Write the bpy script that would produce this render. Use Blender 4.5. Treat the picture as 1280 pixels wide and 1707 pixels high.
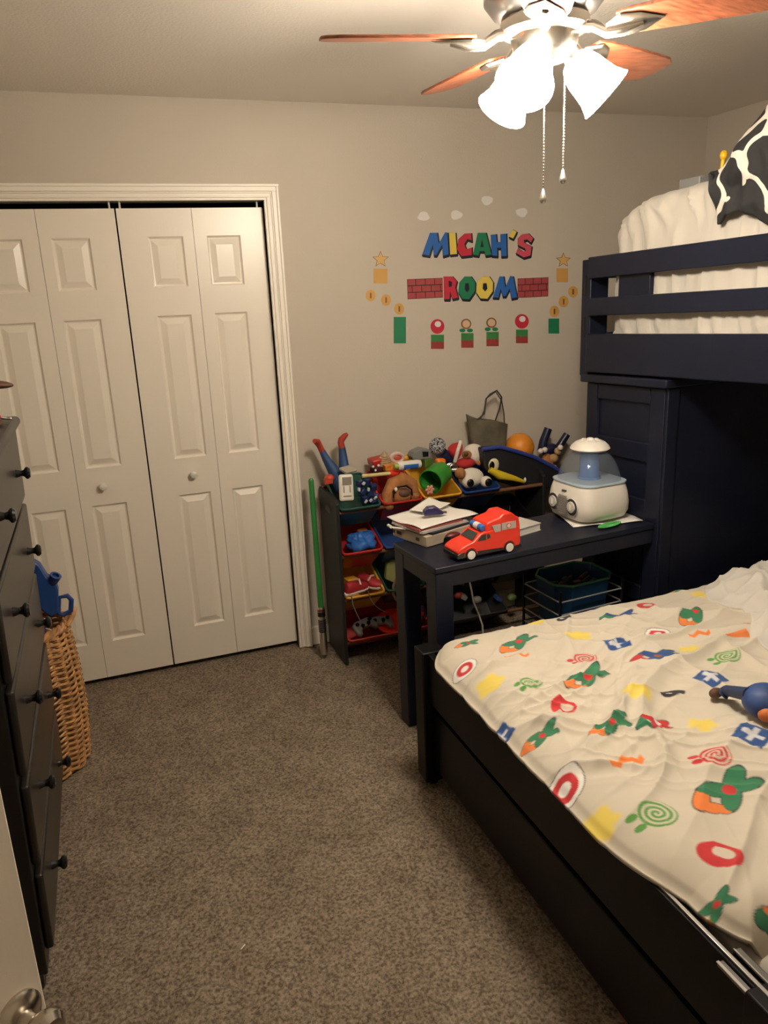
import bpy, bmesh, math, random
import numpy as np
from mathutils import Vector, Matrix, noise as mnoise

for o in list(bpy.data.objects): bpy.data.objects.remove(o, do_unlink=True)
scene = bpy.context.scene
COL = scene.collection
random.seed(7)
PI = math.pi

# ------------------------------------------------------------------ camera
F_PX, YAW, PITCH, ROLL = 1286.573, 0.344095, 0.279036, -0.045002
CAM = Vector((-0.75329, -3.42776, 1.66846))
_f = Vector((math.sin(YAW) * math.cos(PITCH), math.cos(YAW) * math.cos(PITCH), -math.sin(PITCH)))
_r = Vector((math.cos(YAW), -math.sin(YAW), 0.0))
_u = _r.cross(_f)
_c, _s = math.cos(ROLL), math.sin(ROLL)
CR, CU, CF = _c * _r + _s * _u, -_s * _r + _c * _u, _f
cam_data = bpy.data.cameras.new('camera')
cam_data.sensor_fit = 'HORIZONTAL'
cam_data.sensor_width = 36.0
cam_data.lens = F_PX / 1280.0 * 36.0
cam_data.clip_start = 0.02
cam = bpy.data.objects.new('camera', cam_data)
COL.objects.link(cam)
cam.matrix_world = Matrix(((CR.x, CU.x, -CF.x, CAM.x), (CR.y, CU.y, -CF.y, CAM.y), (CR.z, CU.z, -CF.z, CAM.z), (0, 0, 0, 1)))
scene.camera = cam

# ------------------------------------------------------------------ world, exposure
world = bpy.data.worlds.new('world')
scene.world = world
world.use_nodes = True
world.node_tree.nodes['Background'].inputs[0].default_value = (0.02, 0.02, 0.025, 1)
world.node_tree.nodes['Background'].inputs[1].default_value = 0.2
scene.view_settings.view_transform = 'Standard'
scene.view_settings.look = 'None'
scene.view_settings.gamma = 1.0
scene.view_settings.use_curve_mapping = False
scene.view_settings.exposure = 0.0
LAMP_COLOR = (1.0, 0.885, 0.72)
LAMP_STRENGTH = 146.0


def pix(u, v, x=None, y=None, z=None):
    """direction of a photo pixel, met with the plane the thing touches"""
    d = CR * ((u - 640) / F_PX) + CU * (-(v - 853.5) / F_PX) + CF
    if x is not None: t = (x - CAM.x) / d.x
    elif y is not None: t = (y - CAM.y) / d.y
    else: t = (z - CAM.z) / d.z
    return CAM + t * d


# ------------------------------------------------------------------ materials
MATS = {}


def mat(name, col, rough=0.5, metal=0.0, var=0.0, vscale=20.0, bump=0.0, bscale=200.0, spec=0.5, trans=0.0, alpha=1.0, emit=None, estr=0.0, coat=0.0, stretch=None, sheen=0.0, sss=0.0):
    if name in MATS: return MATS[name]
    m = bpy.data.materials.new(name)
    m.use_nodes = True
    nt = m.node_tree
    b = nt.nodes['Principled BSDF']
    b.inputs['Base Color'].default_value = (*col, 1)
    b.inputs['Roughness'].default_value = rough
    b.inputs['Metallic'].default_value = metal
    b.inputs['Specular IOR Level'].default_value = spec
    b.inputs['Transmission Weight'].default_value = trans
    b.inputs['Alpha'].default_value = alpha
    b.inputs['Coat Weight'].default_value = coat
    b.inputs['Sheen Weight'].default_value = sheen
    if sss: b.inputs['Subsurface Weight'].default_value = sss
    if emit:
        b.inputs['Emission Color'].default_value = (*emit, 1)
        b.inputs['Emission Strength'].default_value = estr
    tc = nt.nodes.new('ShaderNodeTexCoord')
    src = tc.outputs['Object']
    if stretch:
        mp = nt.nodes.new('ShaderNodeMapping')
        mp.inputs['Scale'].default_value = stretch
        nt.links.new(src, mp.inputs['Vector'])
        src = mp.outputs['Vector']
    if var > 0:
        n = nt.nodes.new('ShaderNodeTexNoise')
        n.inputs['Scale'].default_value = vscale
        n.inputs['Detail'].default_value = 5
        nt.links.new(src, n.inputs['Vector'])
        r = nt.nodes.new('ShaderNodeValToRGB')
        r.color_ramp.elements[0].position = 0.3
        r.color_ramp.elements[1].position = 0.7
        r.color_ramp.elements[0].color = (*[c * (1 - var) for c in col], 1)
        r.color_ramp.elements[1].color = (*[min(1, c * (1 + var)) for c in col], 1)
        nt.links.new(n.outputs['Fac'], r.inputs['Fac'])
        nt.links.new(r.outputs['Color'], b.inputs['Base Color'])
    if bump > 0:
        n2 = nt.nodes.new('ShaderNodeTexNoise')
        n2.inputs['Scale'].default_value = bscale
        n2.inputs['Detail'].default_value = 3
        nt.links.new(src, n2.inputs['Vector'])
        bm = nt.nodes.new('ShaderNodeBump')
        bm.inputs['Strength'].default_value = bump
        bm.inputs['Distance'].default_value = 0.002
        nt.links.new(n2.outputs['Fac'], bm.inputs['Height'])
        nt.links.new(bm.outputs['Normal'], b.inputs['Normal'])
    MATS[name] = m
    return m


WALL = mat('wall_paint', (0.56, 0.50, 0.42), 0.75, bump=0.35, bscale=140, var=0.02, vscale=3)
CEIL = mat('ceiling_paint', (0.86, 0.80, 0.72), 0.85, bump=0.6, bscale=110)
DOORW = mat('door_white', (0.90, 0.83, 0.725), 0.32, bump=0.12, bscale=90, stretch=(1, 1, 0.12))
TRIMW = mat('trim_white', (0.90, 0.84, 0.74), 0.4)
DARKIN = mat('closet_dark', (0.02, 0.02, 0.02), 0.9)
NAVY = mat('navy_paint', (0.0066, 0.0088, 0.0205), 0.40, spec=0.3, bump=0.08, bscale=60, var=0.12, vscale=6)
BLACKW = mat('black_wood', (0.0035, 0.0034, 0.004), 0.36, bump=0.1, bscale=70, stretch=(1, 0.15, 1))
DRAWER = mat('dark_drawer_wood', (0.016, 0.0135, 0.012), 0.34, bump=0.15, bscale=50, var=0.25, vscale=12, stretch=(1, 0.1, 1))
BLACKP = mat('black_plastic', (0.008, 0.008, 0.009), 0.25)
STEEL = mat('brushed_nickel', (0.62, 0.57, 0.50), 0.24, 1.0)
SILVER = mat('silver_metal', (0.70, 0.68, 0.66), 0.3, 1.0)
CHROME = mat('dark_steel', (0.30, 0.29, 0.28), 0.3, 1.0)
BLADE = mat('cherry_blade', (0.24, 0.075, 0.035), 0.35, var=0.45, vscale=9, stretch=(1.5, 14, 14), bump=0.05, bscale=30)
SHEET = mat('cream_sheet', (0.50, 0.465, 0.41), 0.8, bump=0.05, bscale=700, sheen=0.2)
PAPER = mat('white_paper', (0.80, 0.77, 0.72), 0.6)
CARD = mat('cardboard', (0.43, 0.36, 0.27), 0.7, var=0.1, vscale=15)
WHITEP = mat('white_plastic', (0.78, 0.74, 0.67), 0.35)
REDP = mat('red_plastic', (0.42, 0.018, 0.015), 0.35)
BRED = mat('bright_red_plastic', (0.75, 0.035, 0.015), 0.3)
YELP = mat('yellow_plastic', (0.72, 0.36, 0.03), 0.35)
BYEL = mat('bright_yellow', (0.85, 0.62, 0.03), 0.4)
GRNP = mat('dark_green_plastic', (0.012, 0.075, 0.055), 0.35)
LGRN = mat('leaf_green_plastic', (0.035, 0.26, 0.03), 0.35)
BLUP = mat('blue_plastic', (0.015, 0.05, 0.20), 0.35)
BBLU = mat('bright_blue', (0.03, 0.14, 0.48), 0.45)
NAVYP = mat('navy_plastic', (0.008, 0.012, 0.045), 0.35)
ORNG = mat('orange_plastic', (0.85, 0.20, 0.02), 0.4)
ORBALL = mat('orange_rubber', (0.72, 0.25, 0.02), 0.5, bump=0.15, bscale=120)
GREYP = mat('grey_plastic', (0.20, 0.20, 0.20), 0.45)
DGREY = mat('dark_grey_plastic', (0.04, 0.04, 0.042), 0.45)
BROWNF = mat('brown_plush', (0.36, 0.15, 0.05), 0.95, bump=0.5, bscale=250, var=0.2, vscale=30)
DBROWN = mat('dark_brown', (0.10, 0.045, 0.025), 0.6)
WHITEF = mat('white_plush', (0.72, 0.66, 0.58), 0.95, bump=0.5, bscale=250)
REDF = mat('red_felt', (0.40, 0.02, 0.02), 0.9)
PINK = mat('pink_plastic', (0.75, 0.30, 0.27), 0.5)
DOWEL = mat('brown_dowel', (0.16, 0.07, 0.035), 0.5)
OLIVE = mat('olive_canvas', (0.10, 0.085, 0.055), 0.85, var=0.35, vscale=14, bump=0.2, bscale=300)
WICK = mat('wicker', (0.50, 0.26, 0.10), 0.6, var=0.35, vscale=25)
GLASSBLUE = mat('blue_tank', (0.30, 0.46, 0.70), 0.08, trans=0.75, alpha=1.0)
DOMEG = mat('clear_dome', (0.20, 0.24, 0.30), 0.04, alpha=0.30, spec=0.6)
TUBEB = mat('blue_tube', (0.10, 0.22, 0.50), 0.12, coat=0.6)


def pile_mat():
    m = bpy.data.materials.new('carpet')
    m.use_nodes = True
    nt = m.node_tree
    b = nt.nodes['Principled BSDF']
    b.inputs['Roughness'].default_value = 1.0
    b.inputs['Specular IOR Level'].default_value = 0.1
    tc = nt.nodes.new('ShaderNodeTexCoord')
    n1 = nt.nodes.new('ShaderNodeTexNoise'); n1.inputs['Scale'].default_value = 120; n1.inputs['Detail'].default_value = 4
    n2 = nt.nodes.new('ShaderNodeTexNoise'); n2.inputs['Scale'].default_value = 5.5; n2.inputs['Detail'].default_value = 8; n2.inputs['Roughness'].default_value = .72
    nt.links.new(tc.outputs['Object'], n1.inputs['Vector']); nt.links.new(tc.outputs['Object'], n2.inputs['Vector'])
    r = nt.nodes.new('ShaderNodeValToRGB')
    e = r.color_ramp.elements
    e[0].position = 0.33; e[0].color = (0.118, 0.088, 0.064, 1)
    e[1].position = 0.66; e[1].color = (0.345, 0.285, 0.215, 1)
    nt.links.new(n1.outputs['Fac'], r.inputs['Fac'])
    mx = nt.nodes.new('ShaderNodeMix'); mx.data_type = 'RGBA'; mx.blend_type = 'MULTIPLY'; mx.inputs[0].default_value = 1.0
    r2 = nt.nodes.new('ShaderNodeValToRGB')
    r2.color_ramp.elements[0].position = 0.3; r2.color_ramp.elements[0].color = (0.70, 0.68, 0.66, 1)
    r2.color_ramp.elements[1].position = 0.7; r2.color_ramp.elements[1].color = (1.1, 1.1, 1.1, 1)
    nt.links.new(n2.outputs['Fac'], r2.inputs['Fac'])
    nt.links.new(r.outputs['Color'], mx.inputs[6]); nt.links.new(r2.outputs['Color'], mx.inputs[7])
    nt.links.new(mx.outputs[2], b.inputs['Base Color'])
    bm = nt.nodes.new('ShaderNodeBump'); bm.inputs['Strength'].default_value = 0.9; bm.inputs['Distance'].default_value = 0.006
    nt.links.new(n1.outputs['Fac'], bm.inputs['Height']); nt.links.new(bm.outputs['Normal'], b.inputs['Normal'])
    return m


def attr_mat(name, rough=0.85):
    m = bpy.data.materials.new(name)
    m.use_nodes = True
    nt = m.node_tree
    b = nt.nodes['Principled BSDF']
    b.inputs['Roughness'].default_value = rough
    b.inputs['Sheen Weight'].default_value = 0.15
    a = nt.nodes.new('ShaderNodeVertexColor'); a.layer_name = 'print'
    nt.links.new(a.outputs['Color'], b.inputs['Base Color'])
    return m


# ------------------------------------------------------------------ mesh helpers
class MB:
    def __init__(s): s.v = []; s.f = []

    def add(s, vs, fs):
        o = len(s.v); s.v += [Vector(p) for p in vs]; s.f += [tuple(o + i for i in f) for f in fs]; return s

    def box(s, a, b, M=None):
        x0, y0, z0 = a; x1, y1, z1 = b
        vs = [Vector(p) for p in ((x0, y0, z0), (x1, y0, z0), (x1, y1, z0), (x0, y1, z0), (x0, y0, z1), (x1, y0, z1), (x1, y1, z1), (x0, y1, z1))]
        if M: vs = [M @ p for p in vs]
        return s.add(vs, [(0, 3, 2, 1), (4, 5, 6, 7), (0, 1, 5, 4), (1, 2, 6, 5), (2, 3, 7, 6), (3, 0, 4, 7)])

    def cbox(s, c, d, M=None):
        c = Vector(c); d = Vector(d) / 2
        if M is not None:
            T = Matrix.Translation(c) @ M
            return s.box(-d, d, T)
        return s.box(c - d, c + d)

    def tube(s, pts, rad, seg=10, cap=True, closed=False):
        pts = [Vector(p) for p in pts]; n = len(pts)
        if not hasattr(rad, '__len__'): rad = [rad] * n
        vs = []; fs = []
        up = None
        for i, p in enumerate(pts):
            if closed: t = pts[(i + 1) % n] - pts[i - 1]
            else: t = pts[min(i + 1, n - 1)] - pts[max(i - 1, 0)]
            t.normalize()
            if up is None:
                up = Vector((0, 0, 1)) if abs(t.z) < 0.9 else Vector((1, 0, 0))
            a = t.cross(up)
            if a.length < 1e-5: a = t.orthogonal()
            a.normalize(); bb = a.cross(t).normalized(); up = bb
            r = rad[i]
            for k in range(seg):
                q = 2 * PI * k / seg
                vs.append(p + (a * math.cos(q) + bb * math.sin(q)) * r)
        m = n if closed else n - 1
        for i in range(m):
            j = (i + 1) % n
            for k in range(seg):
                l = (k + 1) % seg
                fs.append((i * seg + k, i * seg + l, j * seg + l, j * seg + k))
        if cap and not closed:
            fs.append(tuple(range(seg))[::-1]); fs.append(tuple((n - 1) * seg + k for k in range(seg)))
        return s.add(vs, fs)

    def lathe(s, prof, seg=24, M=None, sx=1, sy=1, a0=0.0, a1=2 * PI, cap=True):
        n = len(prof); vs = []; fs = []
        full = abs(a1 - a0 - 2 * PI) < 1e-6
        cnt = seg if full else seg + 1
        for (r, z) in prof:
            for k in range(cnt):
                q = a0 + (a1 - a0) * k / seg
                p = Vector((r * math.cos(q) * sx, r * math.sin(q) * sy, z))
                vs.append(M @ p if M else p)
        for i in range(n - 1):
            for k in range(seg):
                l = (k + 1) % cnt
                fs.append((i * cnt + k, i * cnt + l, (i + 1) * cnt + l, (i + 1) * cnt + k))
        if cap and full and prof[0][0] > 1e-6: fs.append(tuple(range(cnt))[::-1])
        if cap and full and prof[-1][0] > 1e-6: fs.append(tuple((n - 1) * cnt + k for k in range(cnt)))
        return s.add(vs, fs)

    def ell(s, c, r, M=None, seg=20, rings=12):
        c = Vector(c)
        if not hasattr(r, '__len__'): r = (r, r, r)
        vs = []; fs = []
        for i in range(rings + 1):
            th = PI * i / rings
            for k in range(seg):
                q = 2 * PI * k / seg
                p = Vector((r[0] * math.sin(th) * math.cos(q), r[1] * math.sin(th) * math.sin(q), -r[2] * math.cos(th)))
                if M is not None: p = M @ p
                vs.append(c + p)
        for i in range(rings):
            for k in range(seg):
                l = (k + 1) % seg
                fs.append((i * seg + k, i * seg + l, (i + 1) * seg + l, (i + 1) * seg + k))
        return s.add(vs, fs)

    def prism(s, pts, n):
        """closed 3-D outline pushed along n"""
        pts = [Vector(p) for p in pts]; n = Vector(n); k = len(pts)
        vs = pts + [p + n for p in pts]
        fs = [tuple(range(k))[::-1], tuple(range(k, 2 * k))] + [(i, (i + 1) % k, k + (i + 1) % k, k + i) for i in range(k)]
        return s.add(vs, fs)

    def grid(s, fn, nu, nv):
        vs = [fn(i / nu, j / nv) for j in range(nv + 1) for i in range(nu + 1)]
        fs = [(j * (nu + 1) + i, j * (nu + 1) + i + 1, (j + 1) * (nu + 1) + i + 1, (j + 1) * (nu + 1) + i) for j in range(nv) for i in range(nu)]
        return s.add(vs, fs)

    def build(s, name, m, parent=None, bevel=0.0, local=False, smooth=True, sharp=38, weld=True, bseg=2):
        vs = s.v
        if parent is not None and not local:
            inv = BASE[parent.name].inverted()
            vs = [inv @ p for p in vs]
        me = bpy.data.meshes.new(name)
        bm = bmesh.new()
        bv = [bm.verts.new(p) for p in vs]
        for f in s.f:
            try: bm.faces.new([bv[i] for i in f])
            except ValueError: pass
        if weld: bmesh.ops.remove_doubles(bm, verts=bm.verts, dist=1e-5)
        bmesh.ops.recalc_face_normals(bm, faces=bm.faces)
        if smooth:
            lim = math.radians(sharp)
            for f in bm.faces: f.smooth = True
            for e in bm.edges:
                if len(e.link_faces) == 2 and e.calc_face_angle(0) > lim: e.smooth = False
        bm.to_mesh(me); bm.free()
        me.materials.append(m)
        o = bpy.data.objects.new(name, me)
        COL.objects.link(o)
        if parent is not None: o.parent = parent
        BASE[o.name] = BASE[parent.name].copy() if parent is not None else Matrix.Identity(4)
        if bevel:
            md = o.modifiers.new('bevel', 'BEVEL'); md.width = bevel; md.segments = bseg; md.limit_method = 'ANGLE'; md.angle_limit = math.radians(40)
            md.harden_normals = False
        return o


BASE = {}


def tag(o, label, cat, group=None):
    o['label'] = label; o['category'] = cat
    if group: o['group'] = group
    return o


def struct(o, label=None):
    o['kind'] = 'structure'
    if label: o['label'] = label
    return o


def thing(name, label, cat, loc=(0, 0, 0), rot=None, group=None):
    o = bpy.data.objects.new(name, None)
    COL.objects.link(o)
    M = Matrix.Translation(Vector(loc))
    if rot is not None: M = M @ (rot if isinstance(rot, Matrix) else Matrix.Rotation(rot, 4, 'Z'))
    o.matrix_world = M
    o.empty_display_size = 0.05
    BASE[o.name] = M
    return tag(o, label, cat, group)


def simple(name, mb, m, label, cat, group=None, **k):
    """one-mesh thing: origin moved to the base of the shape"""
    xs = [p.x for p in mb.v]; ys = [p.y for p in mb.v]; zs = [p.z for p in mb.v]
    c = Vector(((min(xs) + max(xs)) / 2, (min(ys) + max(ys)) / 2, min(zs)))
    mb.v = [p - c for p in mb.v]
    o = mb.build(name, m, None, **k)
    o.location = c
    BASE[o.name] = Matrix.Translation(c)
    return tag(o, label, cat, group)


def Rz(a): return Matrix.Rotation(a, 4, 'Z')
def Rx(a): return Matrix.Rotation(a, 4, 'X')
def Ry(a): return Matrix.Rotation(a, 4, 'Y')
def T(*p): return Matrix.Translation(Vector(p))


def along(p, d):
    """matrix whose z axis points along d at p"""
    d = Vector(d).normalized()
    return Matrix.Translation(Vector(p)) @ d.to_track_quat('Z', 'Y').to_matrix().to_4x4()


# ================================================================== the room
XL, XR, YF, H = -1.62, 2.30, -3.95, 2.434
# floor: carpet with real pile relief
nx, ny = 420, 430
gx = np.linspace(XL - .02, XR + .02, nx); gy = np.linspace(YF - .02, 0.75, ny)
rng = np.random.default_rng(3)
zz = rng.random((ny, nx)) * 0.007
k2 = (zz + np.roll(zz, 1, 0) + np.roll(zz, 1, 1) + np.roll(zz, -1, 0)) / 4
zz = -0.008 + 0.45 * zz + 0.7 * k2
X, Y = np.meshgrid(gx, gy)
jit = (rng.random((2, ny, nx)) - .5) * 0.006
co = np.stack([X + jit[0], Y + jit[1], zz], -1).reshape(-1, 3)
idx = np.arange(nx * ny).reshape(ny, nx)
fa = np.stack([idx[:-1, :-1], idx[:-1, 1:], idx[1:, 1:], idx[1:, :-1]], -1).reshape(-1, 4)
me = bpy.data.meshes.new('floor'); me.from_pydata(co.tolist(), [], fa.tolist()); me.polygons.foreach_set('use_smooth', [True] * len(fa))
me.materials.append(pile_mat())
fl = bpy.data.objects.new('floor', me); COL.objects.link(fl); struct(fl, 'grey brown cut pile carpet')

w = MB().box((XL - .1, YF - .1, H), (XR + .1, .8, H + .1)); struct(w.build('ceiling', CEIL))
OPX0, OPX1, OPZ = -1.20, 0.006, 2.060
w = MB().box((XL - .1, 0, -.02), (OPX0, .11, H)).box((OPX1, 0, -.02), (XR + .1, .11, H)).box((OPX0, 0, OPZ), (OPX1, .11, H))
struct(w.build('wall_back', WALL, smooth=False))
struct(MB().box((XL - .1, YF, -.02), (XL, 0, H)).build('wall_left', WALL))
struct(MB().box((XR, YF, -.02), (XR + .1, 0, H)).build('wall_right', WALL))
struct(MB().box((XL - .1, YF - .1, -.02), (XR + .1, YF, H)).build('wall_front', WALL))
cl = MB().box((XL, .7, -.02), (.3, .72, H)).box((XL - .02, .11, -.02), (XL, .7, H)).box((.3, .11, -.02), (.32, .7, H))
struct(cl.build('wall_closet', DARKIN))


# casing with stepped moulding
def casing(horizontal):
    m = MB()
    steps = [(0.0, .014), (.010, .018), (.016, .012), (.028, .016), (.034, .021), (.052, .026), (.062, .026)]
    for (a, d), (b, _) in zip(steps[:-1], steps[1:]):
        if horizontal: m.box((OPX0 - b, -d, OPZ - .006 + a), (OPX1 - .004 + b, .0, OPZ - .006 + b))
        else: m.box((OPX1 - .006 + a, -d, 0), (OPX1 - .006 + b, .0, OPZ - .006 + a))
    return m
struct(casing(False).build('trim_1', TRIMW, bevel=.0015))
struct(casing(True).build('trim_2', TRIMW, bevel=.0015))
m = MB()
m.box((OPX1, .0, 0), (OPX1 + .001, .11, OPZ)).box((OPX0, .0, OPZ - .003), (OPX1, .11, OPZ))
struct(m.build('trim_3', TRIMW))
m = MB().box((OPX0 - .07, -.026, 0), (OPX0, 0, OPZ + .0))
struct(m.build('trim_4', TRIMW, bevel=.004))
m = MB().box((OPX1 + .06, -.012, 0), (XR, 0, .085)).box((OPX1 + .06, -.009, .085), (XR, 0, .095))
struct(m.build('baseboard_back', TRIMW, bevel=.002))
struct(MB().box((XL, YF, 0), (XL + .012, 0, .09)).build('baseboard_left', TRIMW, bevel=.002))
struct(MB().box((XR - .012, YF, 0), (XR, -.013, .09)).build('baseboard_right', TRIMW, bevel=.002))

# bifold closet doors: two pairs of moulded leaves
LW = 0.2982
ZP = [(0.195, 0.83), (0.995, 1.607), (1.720, 1.921)]


def leaf_mesh(x0, x1, p0, p1, yf=.03, th=.032, z0=.022, z1=2.03):
    m = MB()
    xs = [x0, p0, p1, x1]
    zs = [z0] + [q for pr in ZP for q in pr] + [z1]
    for i in range(3):
        for j in range(len(zs) - 1):
            if i == 1 and j % 2 == 1: continue
            m.add([(xs[i], yf, zs[j]), (xs[i + 1], yf, zs[j]), (xs[i + 1], yf, zs[j + 1]), (xs[i], yf, zs[j + 1])], [(0, 1, 2, 3)])
    for (za, zb) in ZP:
        rings = []
        for ins, dep in ((0, 0), (.007, .010), (.012, .011), (.036, .002), (.038, .002)):
            rings.append([(p0 + ins, yf + dep, za + ins), (p1 - ins, yf + dep, za + ins), (p1 - ins, yf + dep, zb - ins), (p0 + ins, yf + dep, zb - ins)])
        vs = [q for r in rings for q in r]
        fs = []
        for r in range(len(rings) - 1):
            for k in range(4): fs.append((r * 4 + k, r * 4 + (k + 1) % 4, r * 4 + 4 + (k + 1) % 4, r * 4 + 4 + k))
        fs.append(tuple((len(rings) - 1) * 4 + k for k in range(4)))
        m.add(vs, fs)
    a = [(x0, yf, z0), (x1, yf, z0), (x1, yf, z1), (x0, yf, z1)]
    b = [(x, y + th, z) for x, y, z in a]
    m.add(a + b, [(0, 1, 5, 4), (1, 2, 6, 5), (2, 3, 7, 6), (3, 0, 4, 7), (4, 5, 6, 7)])
    return m


def knob_round(c, d, r=.017, ln=.03):
    return MB().lathe([(r * .62, 0), (r * .55, ln * .3), (r * .5, ln * .4), (r * .95, ln * .55), (r, ln * .72), (r * .85, ln * .9), (r * .45, ln), (0, ln * 1.02)], 18, along(c, d))


leafs = [(-4, -1.095, -.955), (-3, -.850, -.706), (-2, -.484, -.342), (-1, -.246, -.104)]
for n, pair in enumerate((leafs[:2], leafs[2:])):
    e = bpy.data.objects.new('door_%d' % (n + 1), None); COL.objects.link(e); BASE[e.name] = Matrix.Identity(4)
    struct(e, ['left pair of white moulded bifold closet door leaves', 'right pair of white moulded bifold closet door leaves'][n])
    for k, p0, p1 in pair:
        g0 = .0032 if k == -2 else .0008
        lf = leaf_mesh(k * LW + g0, (k + 1) * LW - (.0032 if k == -3 else .0008), p0, p1).build('door_leaf', DOORW, e, sharp=20)
        px = k * LW + (.02 if k in (-4, -2) else LW - .02)
        MB().tube([(px, .045, 2.029), (px, .045, OPZ)], .004, 8).build('pivot_pin', WHITEP, lf)
        if k in (-3, -2):
            kp = pix(*((172, 810) if k == -3 else (322, 790)), y=.03)
            knob_round((kp.x, .03, kp.z), (0, -1, 0)).build('knob', WHITEP, lf)

# open room door at the left edge of the frame
E0 = Vector((-.930, -2.5, 0)); DH = Vector((-.74, -.67, 0)).normalized(); DN = Vector((.67, -.74, 0)).normalized()
d3 = bpy.data.objects.new('door_3', None); COL.objects.link(d3); BASE[d3.name] = Matrix.Identity(4)
struct(d3, 'open white room door with brushed nickel knob at left edge')
hw = .70
lf = MB().prism([E0 + Vector((0, 0, .02)), E0 + DH * hw + Vector((0, 0, .02)), E0 + DH * hw - DN * .035 + Vector((0, 0, .02)), E0 - DN * .035 + Vector((0, 0, .02))], (0, 0, 2.0)).build('door_leaf', DOORW, d3, bevel=.002)
kc = E0 + DH * .066
dd = pix(30, 1694, z=.9) - CAM
t_ = (kc - CAM).dot(DN) / dd.dot(DN); kp = CAM + dd * t_
KM = along(kp, DN)
kb = MB().lathe([(.033, 0), (.033, .004), (.028, .010), (.013, .014), (.011, .03), (.02, .036), (.027, .046), (.027, .056), (.02, .064), (0, .066)], 28, KM).build('door_knob', STEEL, lf)
MB().lathe([(.033, 0), (.033, .004), (.028, .010), (.013, .014), (.011, .03), (.02, .036), (.027, .046), (.027, .056), (.02, .064), (0, .066)], 28, along(kp - DN * .035, -DN)).build('door_knob', STEEL, lf)

# ================================================================== ceiling fan
FC = Vector((.287, -1.73, 0)); FZ = 2.195
fan = thing('ceiling_fan', 'five blade ceiling fan with cherry wood blades and three lit glass shades', 'ceiling fan', (FC.x, FC.y, H))
MB().lathe([(.075, 2.434), (.08, 2.40), (.12, 2.375), (.135, 2.33), (.135, 2.27), (.115, 2.245), (.09, 2.235)], 40, T(FC.x, FC.y, 0)).build('motor_housing', CHROME, fan)
MB().lathe([(.09, 2.238), (.098, 2.228), (.098, 2.208), (.085, 2.202), (.076, 2.198), (.074, 2.185), (.066, 2.165), (.052, 2.150), (.030, 2.143), (.020, 2.138), (.018, 2.118), (.010, 2.108), (0, 2.106)], 40, T(FC.x, FC.y, 0)).build('light_kit_hub', STEEL, fan)
for i in range(5):
    a = math.radians(167 - 72 * i)
    M = T(FC.x, FC.y, FZ) @ Rz(a)
    Mb = M @ Rx(math.radians(-12))
    out = []
    prof = [(.165, .042), (.20, .050), (.30, .057), (.40, .062), (.465, .062), (.49, .052), (.503, .03)]
    top = [(x, y_, 0) for x, y_ in prof]; bot = [(x, -y_, 0) for x, y_ in reversed(prof)]
    bl = MB().prism([Mb @ Vector(p) for p in top + bot], Mb.to_3x3() @ Vector((0, 0, .007))).build('blade', BLADE, fan, bevel=.002)
    # grain follows the blade
    arm = MB()
    arm.tube([M @ Vector(p) for p in ((.075, 0, .012), (.11, 0, .006), (.14, 0, -.012), (.175, 0, -.012), (.215, 0, -.006))], [.014, .012, .012, .013, .008], 10)
    arm.add([Mb @ Vector(p) for p in ((.14, -.016, -.003), (.175, -.045, -.003), (.215, -.035, -.003), (.26, 0, -.003), (.215, .035, -.003), (.175, .045, -.003), (.14, .016, -.003), (.14, -.014, -.009), (.175, -.038, -.008), (.215, -.028, -.008), (.25, 0, -.006), (.215, .028, -.008), (.175, .038, -.008), (.14, .014, -.009))],
            [tuple(range(7)), tuple(range(7, 14))[::-1]] + [(i_, (i_ + 1) % 7, 7 + (i_ + 1) % 7, 7 + i_) for i_ in range(7)])
    arm.build('blade_bracket', STEEL, bl)
SHADE = mat('lit_glass', (.9, .85, .75), .4, emit=LAMP_COLOR, estr=LAMP_STRENGTH)
for a in (222, 342, 102):
    a = math.radians(a)
    dr = Vector((math.cos(a) * .74, math.sin(a) * .74, -.67)).normalized()
    p0 = Vector((FC.x, FC.y, 2.160)) + Vector((math.cos(a), math.sin(a), 0)) * .052
    arm = MB().tube([Vector((FC.x, FC.y, 2.178)), p0, p0 + dr * .022], [.012, .015, .020], 12).build('lamp_socket', STEEL, fan)
    MS = along(p0 + dr * .012, dr)
    prof = [(.022, 0), (.034, .006), (.047, .025), (.054, .05), (.057, .075), (.062, .105), (.071, .128), (.076, .137), (.073, .138), (.059, .107), (.053, .075), (.049, .05), (.042, .027), (.02, .008)]
    prof = [(r_ * .84, z_ * .82) for r_, z_ in prof]
    MB().lathe(prof, 32, MS).build('glass_shade', SHADE, fan)
for (u, v, y_, zt) in ((905, 330, -1.74, 2.12), (938, 297, -1.70, 2.15)):
    q = pix(u, v, y=y_)
    n = int((zt - q.z - .02) / .0065)
    ch = MB().tube([(q.x, q.y, zt), (q.x, q.y, q.z + .012)], .0012, 6)
    for k in range(n): ch.ell((q.x, q.y, q.z + .02 + k * .0065), .0022, seg=6, rings=4)
    c_ = ch.build('pull_chain', STEEL, fan)
    MB().lathe([(0, .022), (.003, .018), (.006, .008), (.0085, .0), (.0085, -.006), (.005, -.011), (0, -.013)], 14, T(*q)).build('chain_pendant', SILVER, c_)

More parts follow.
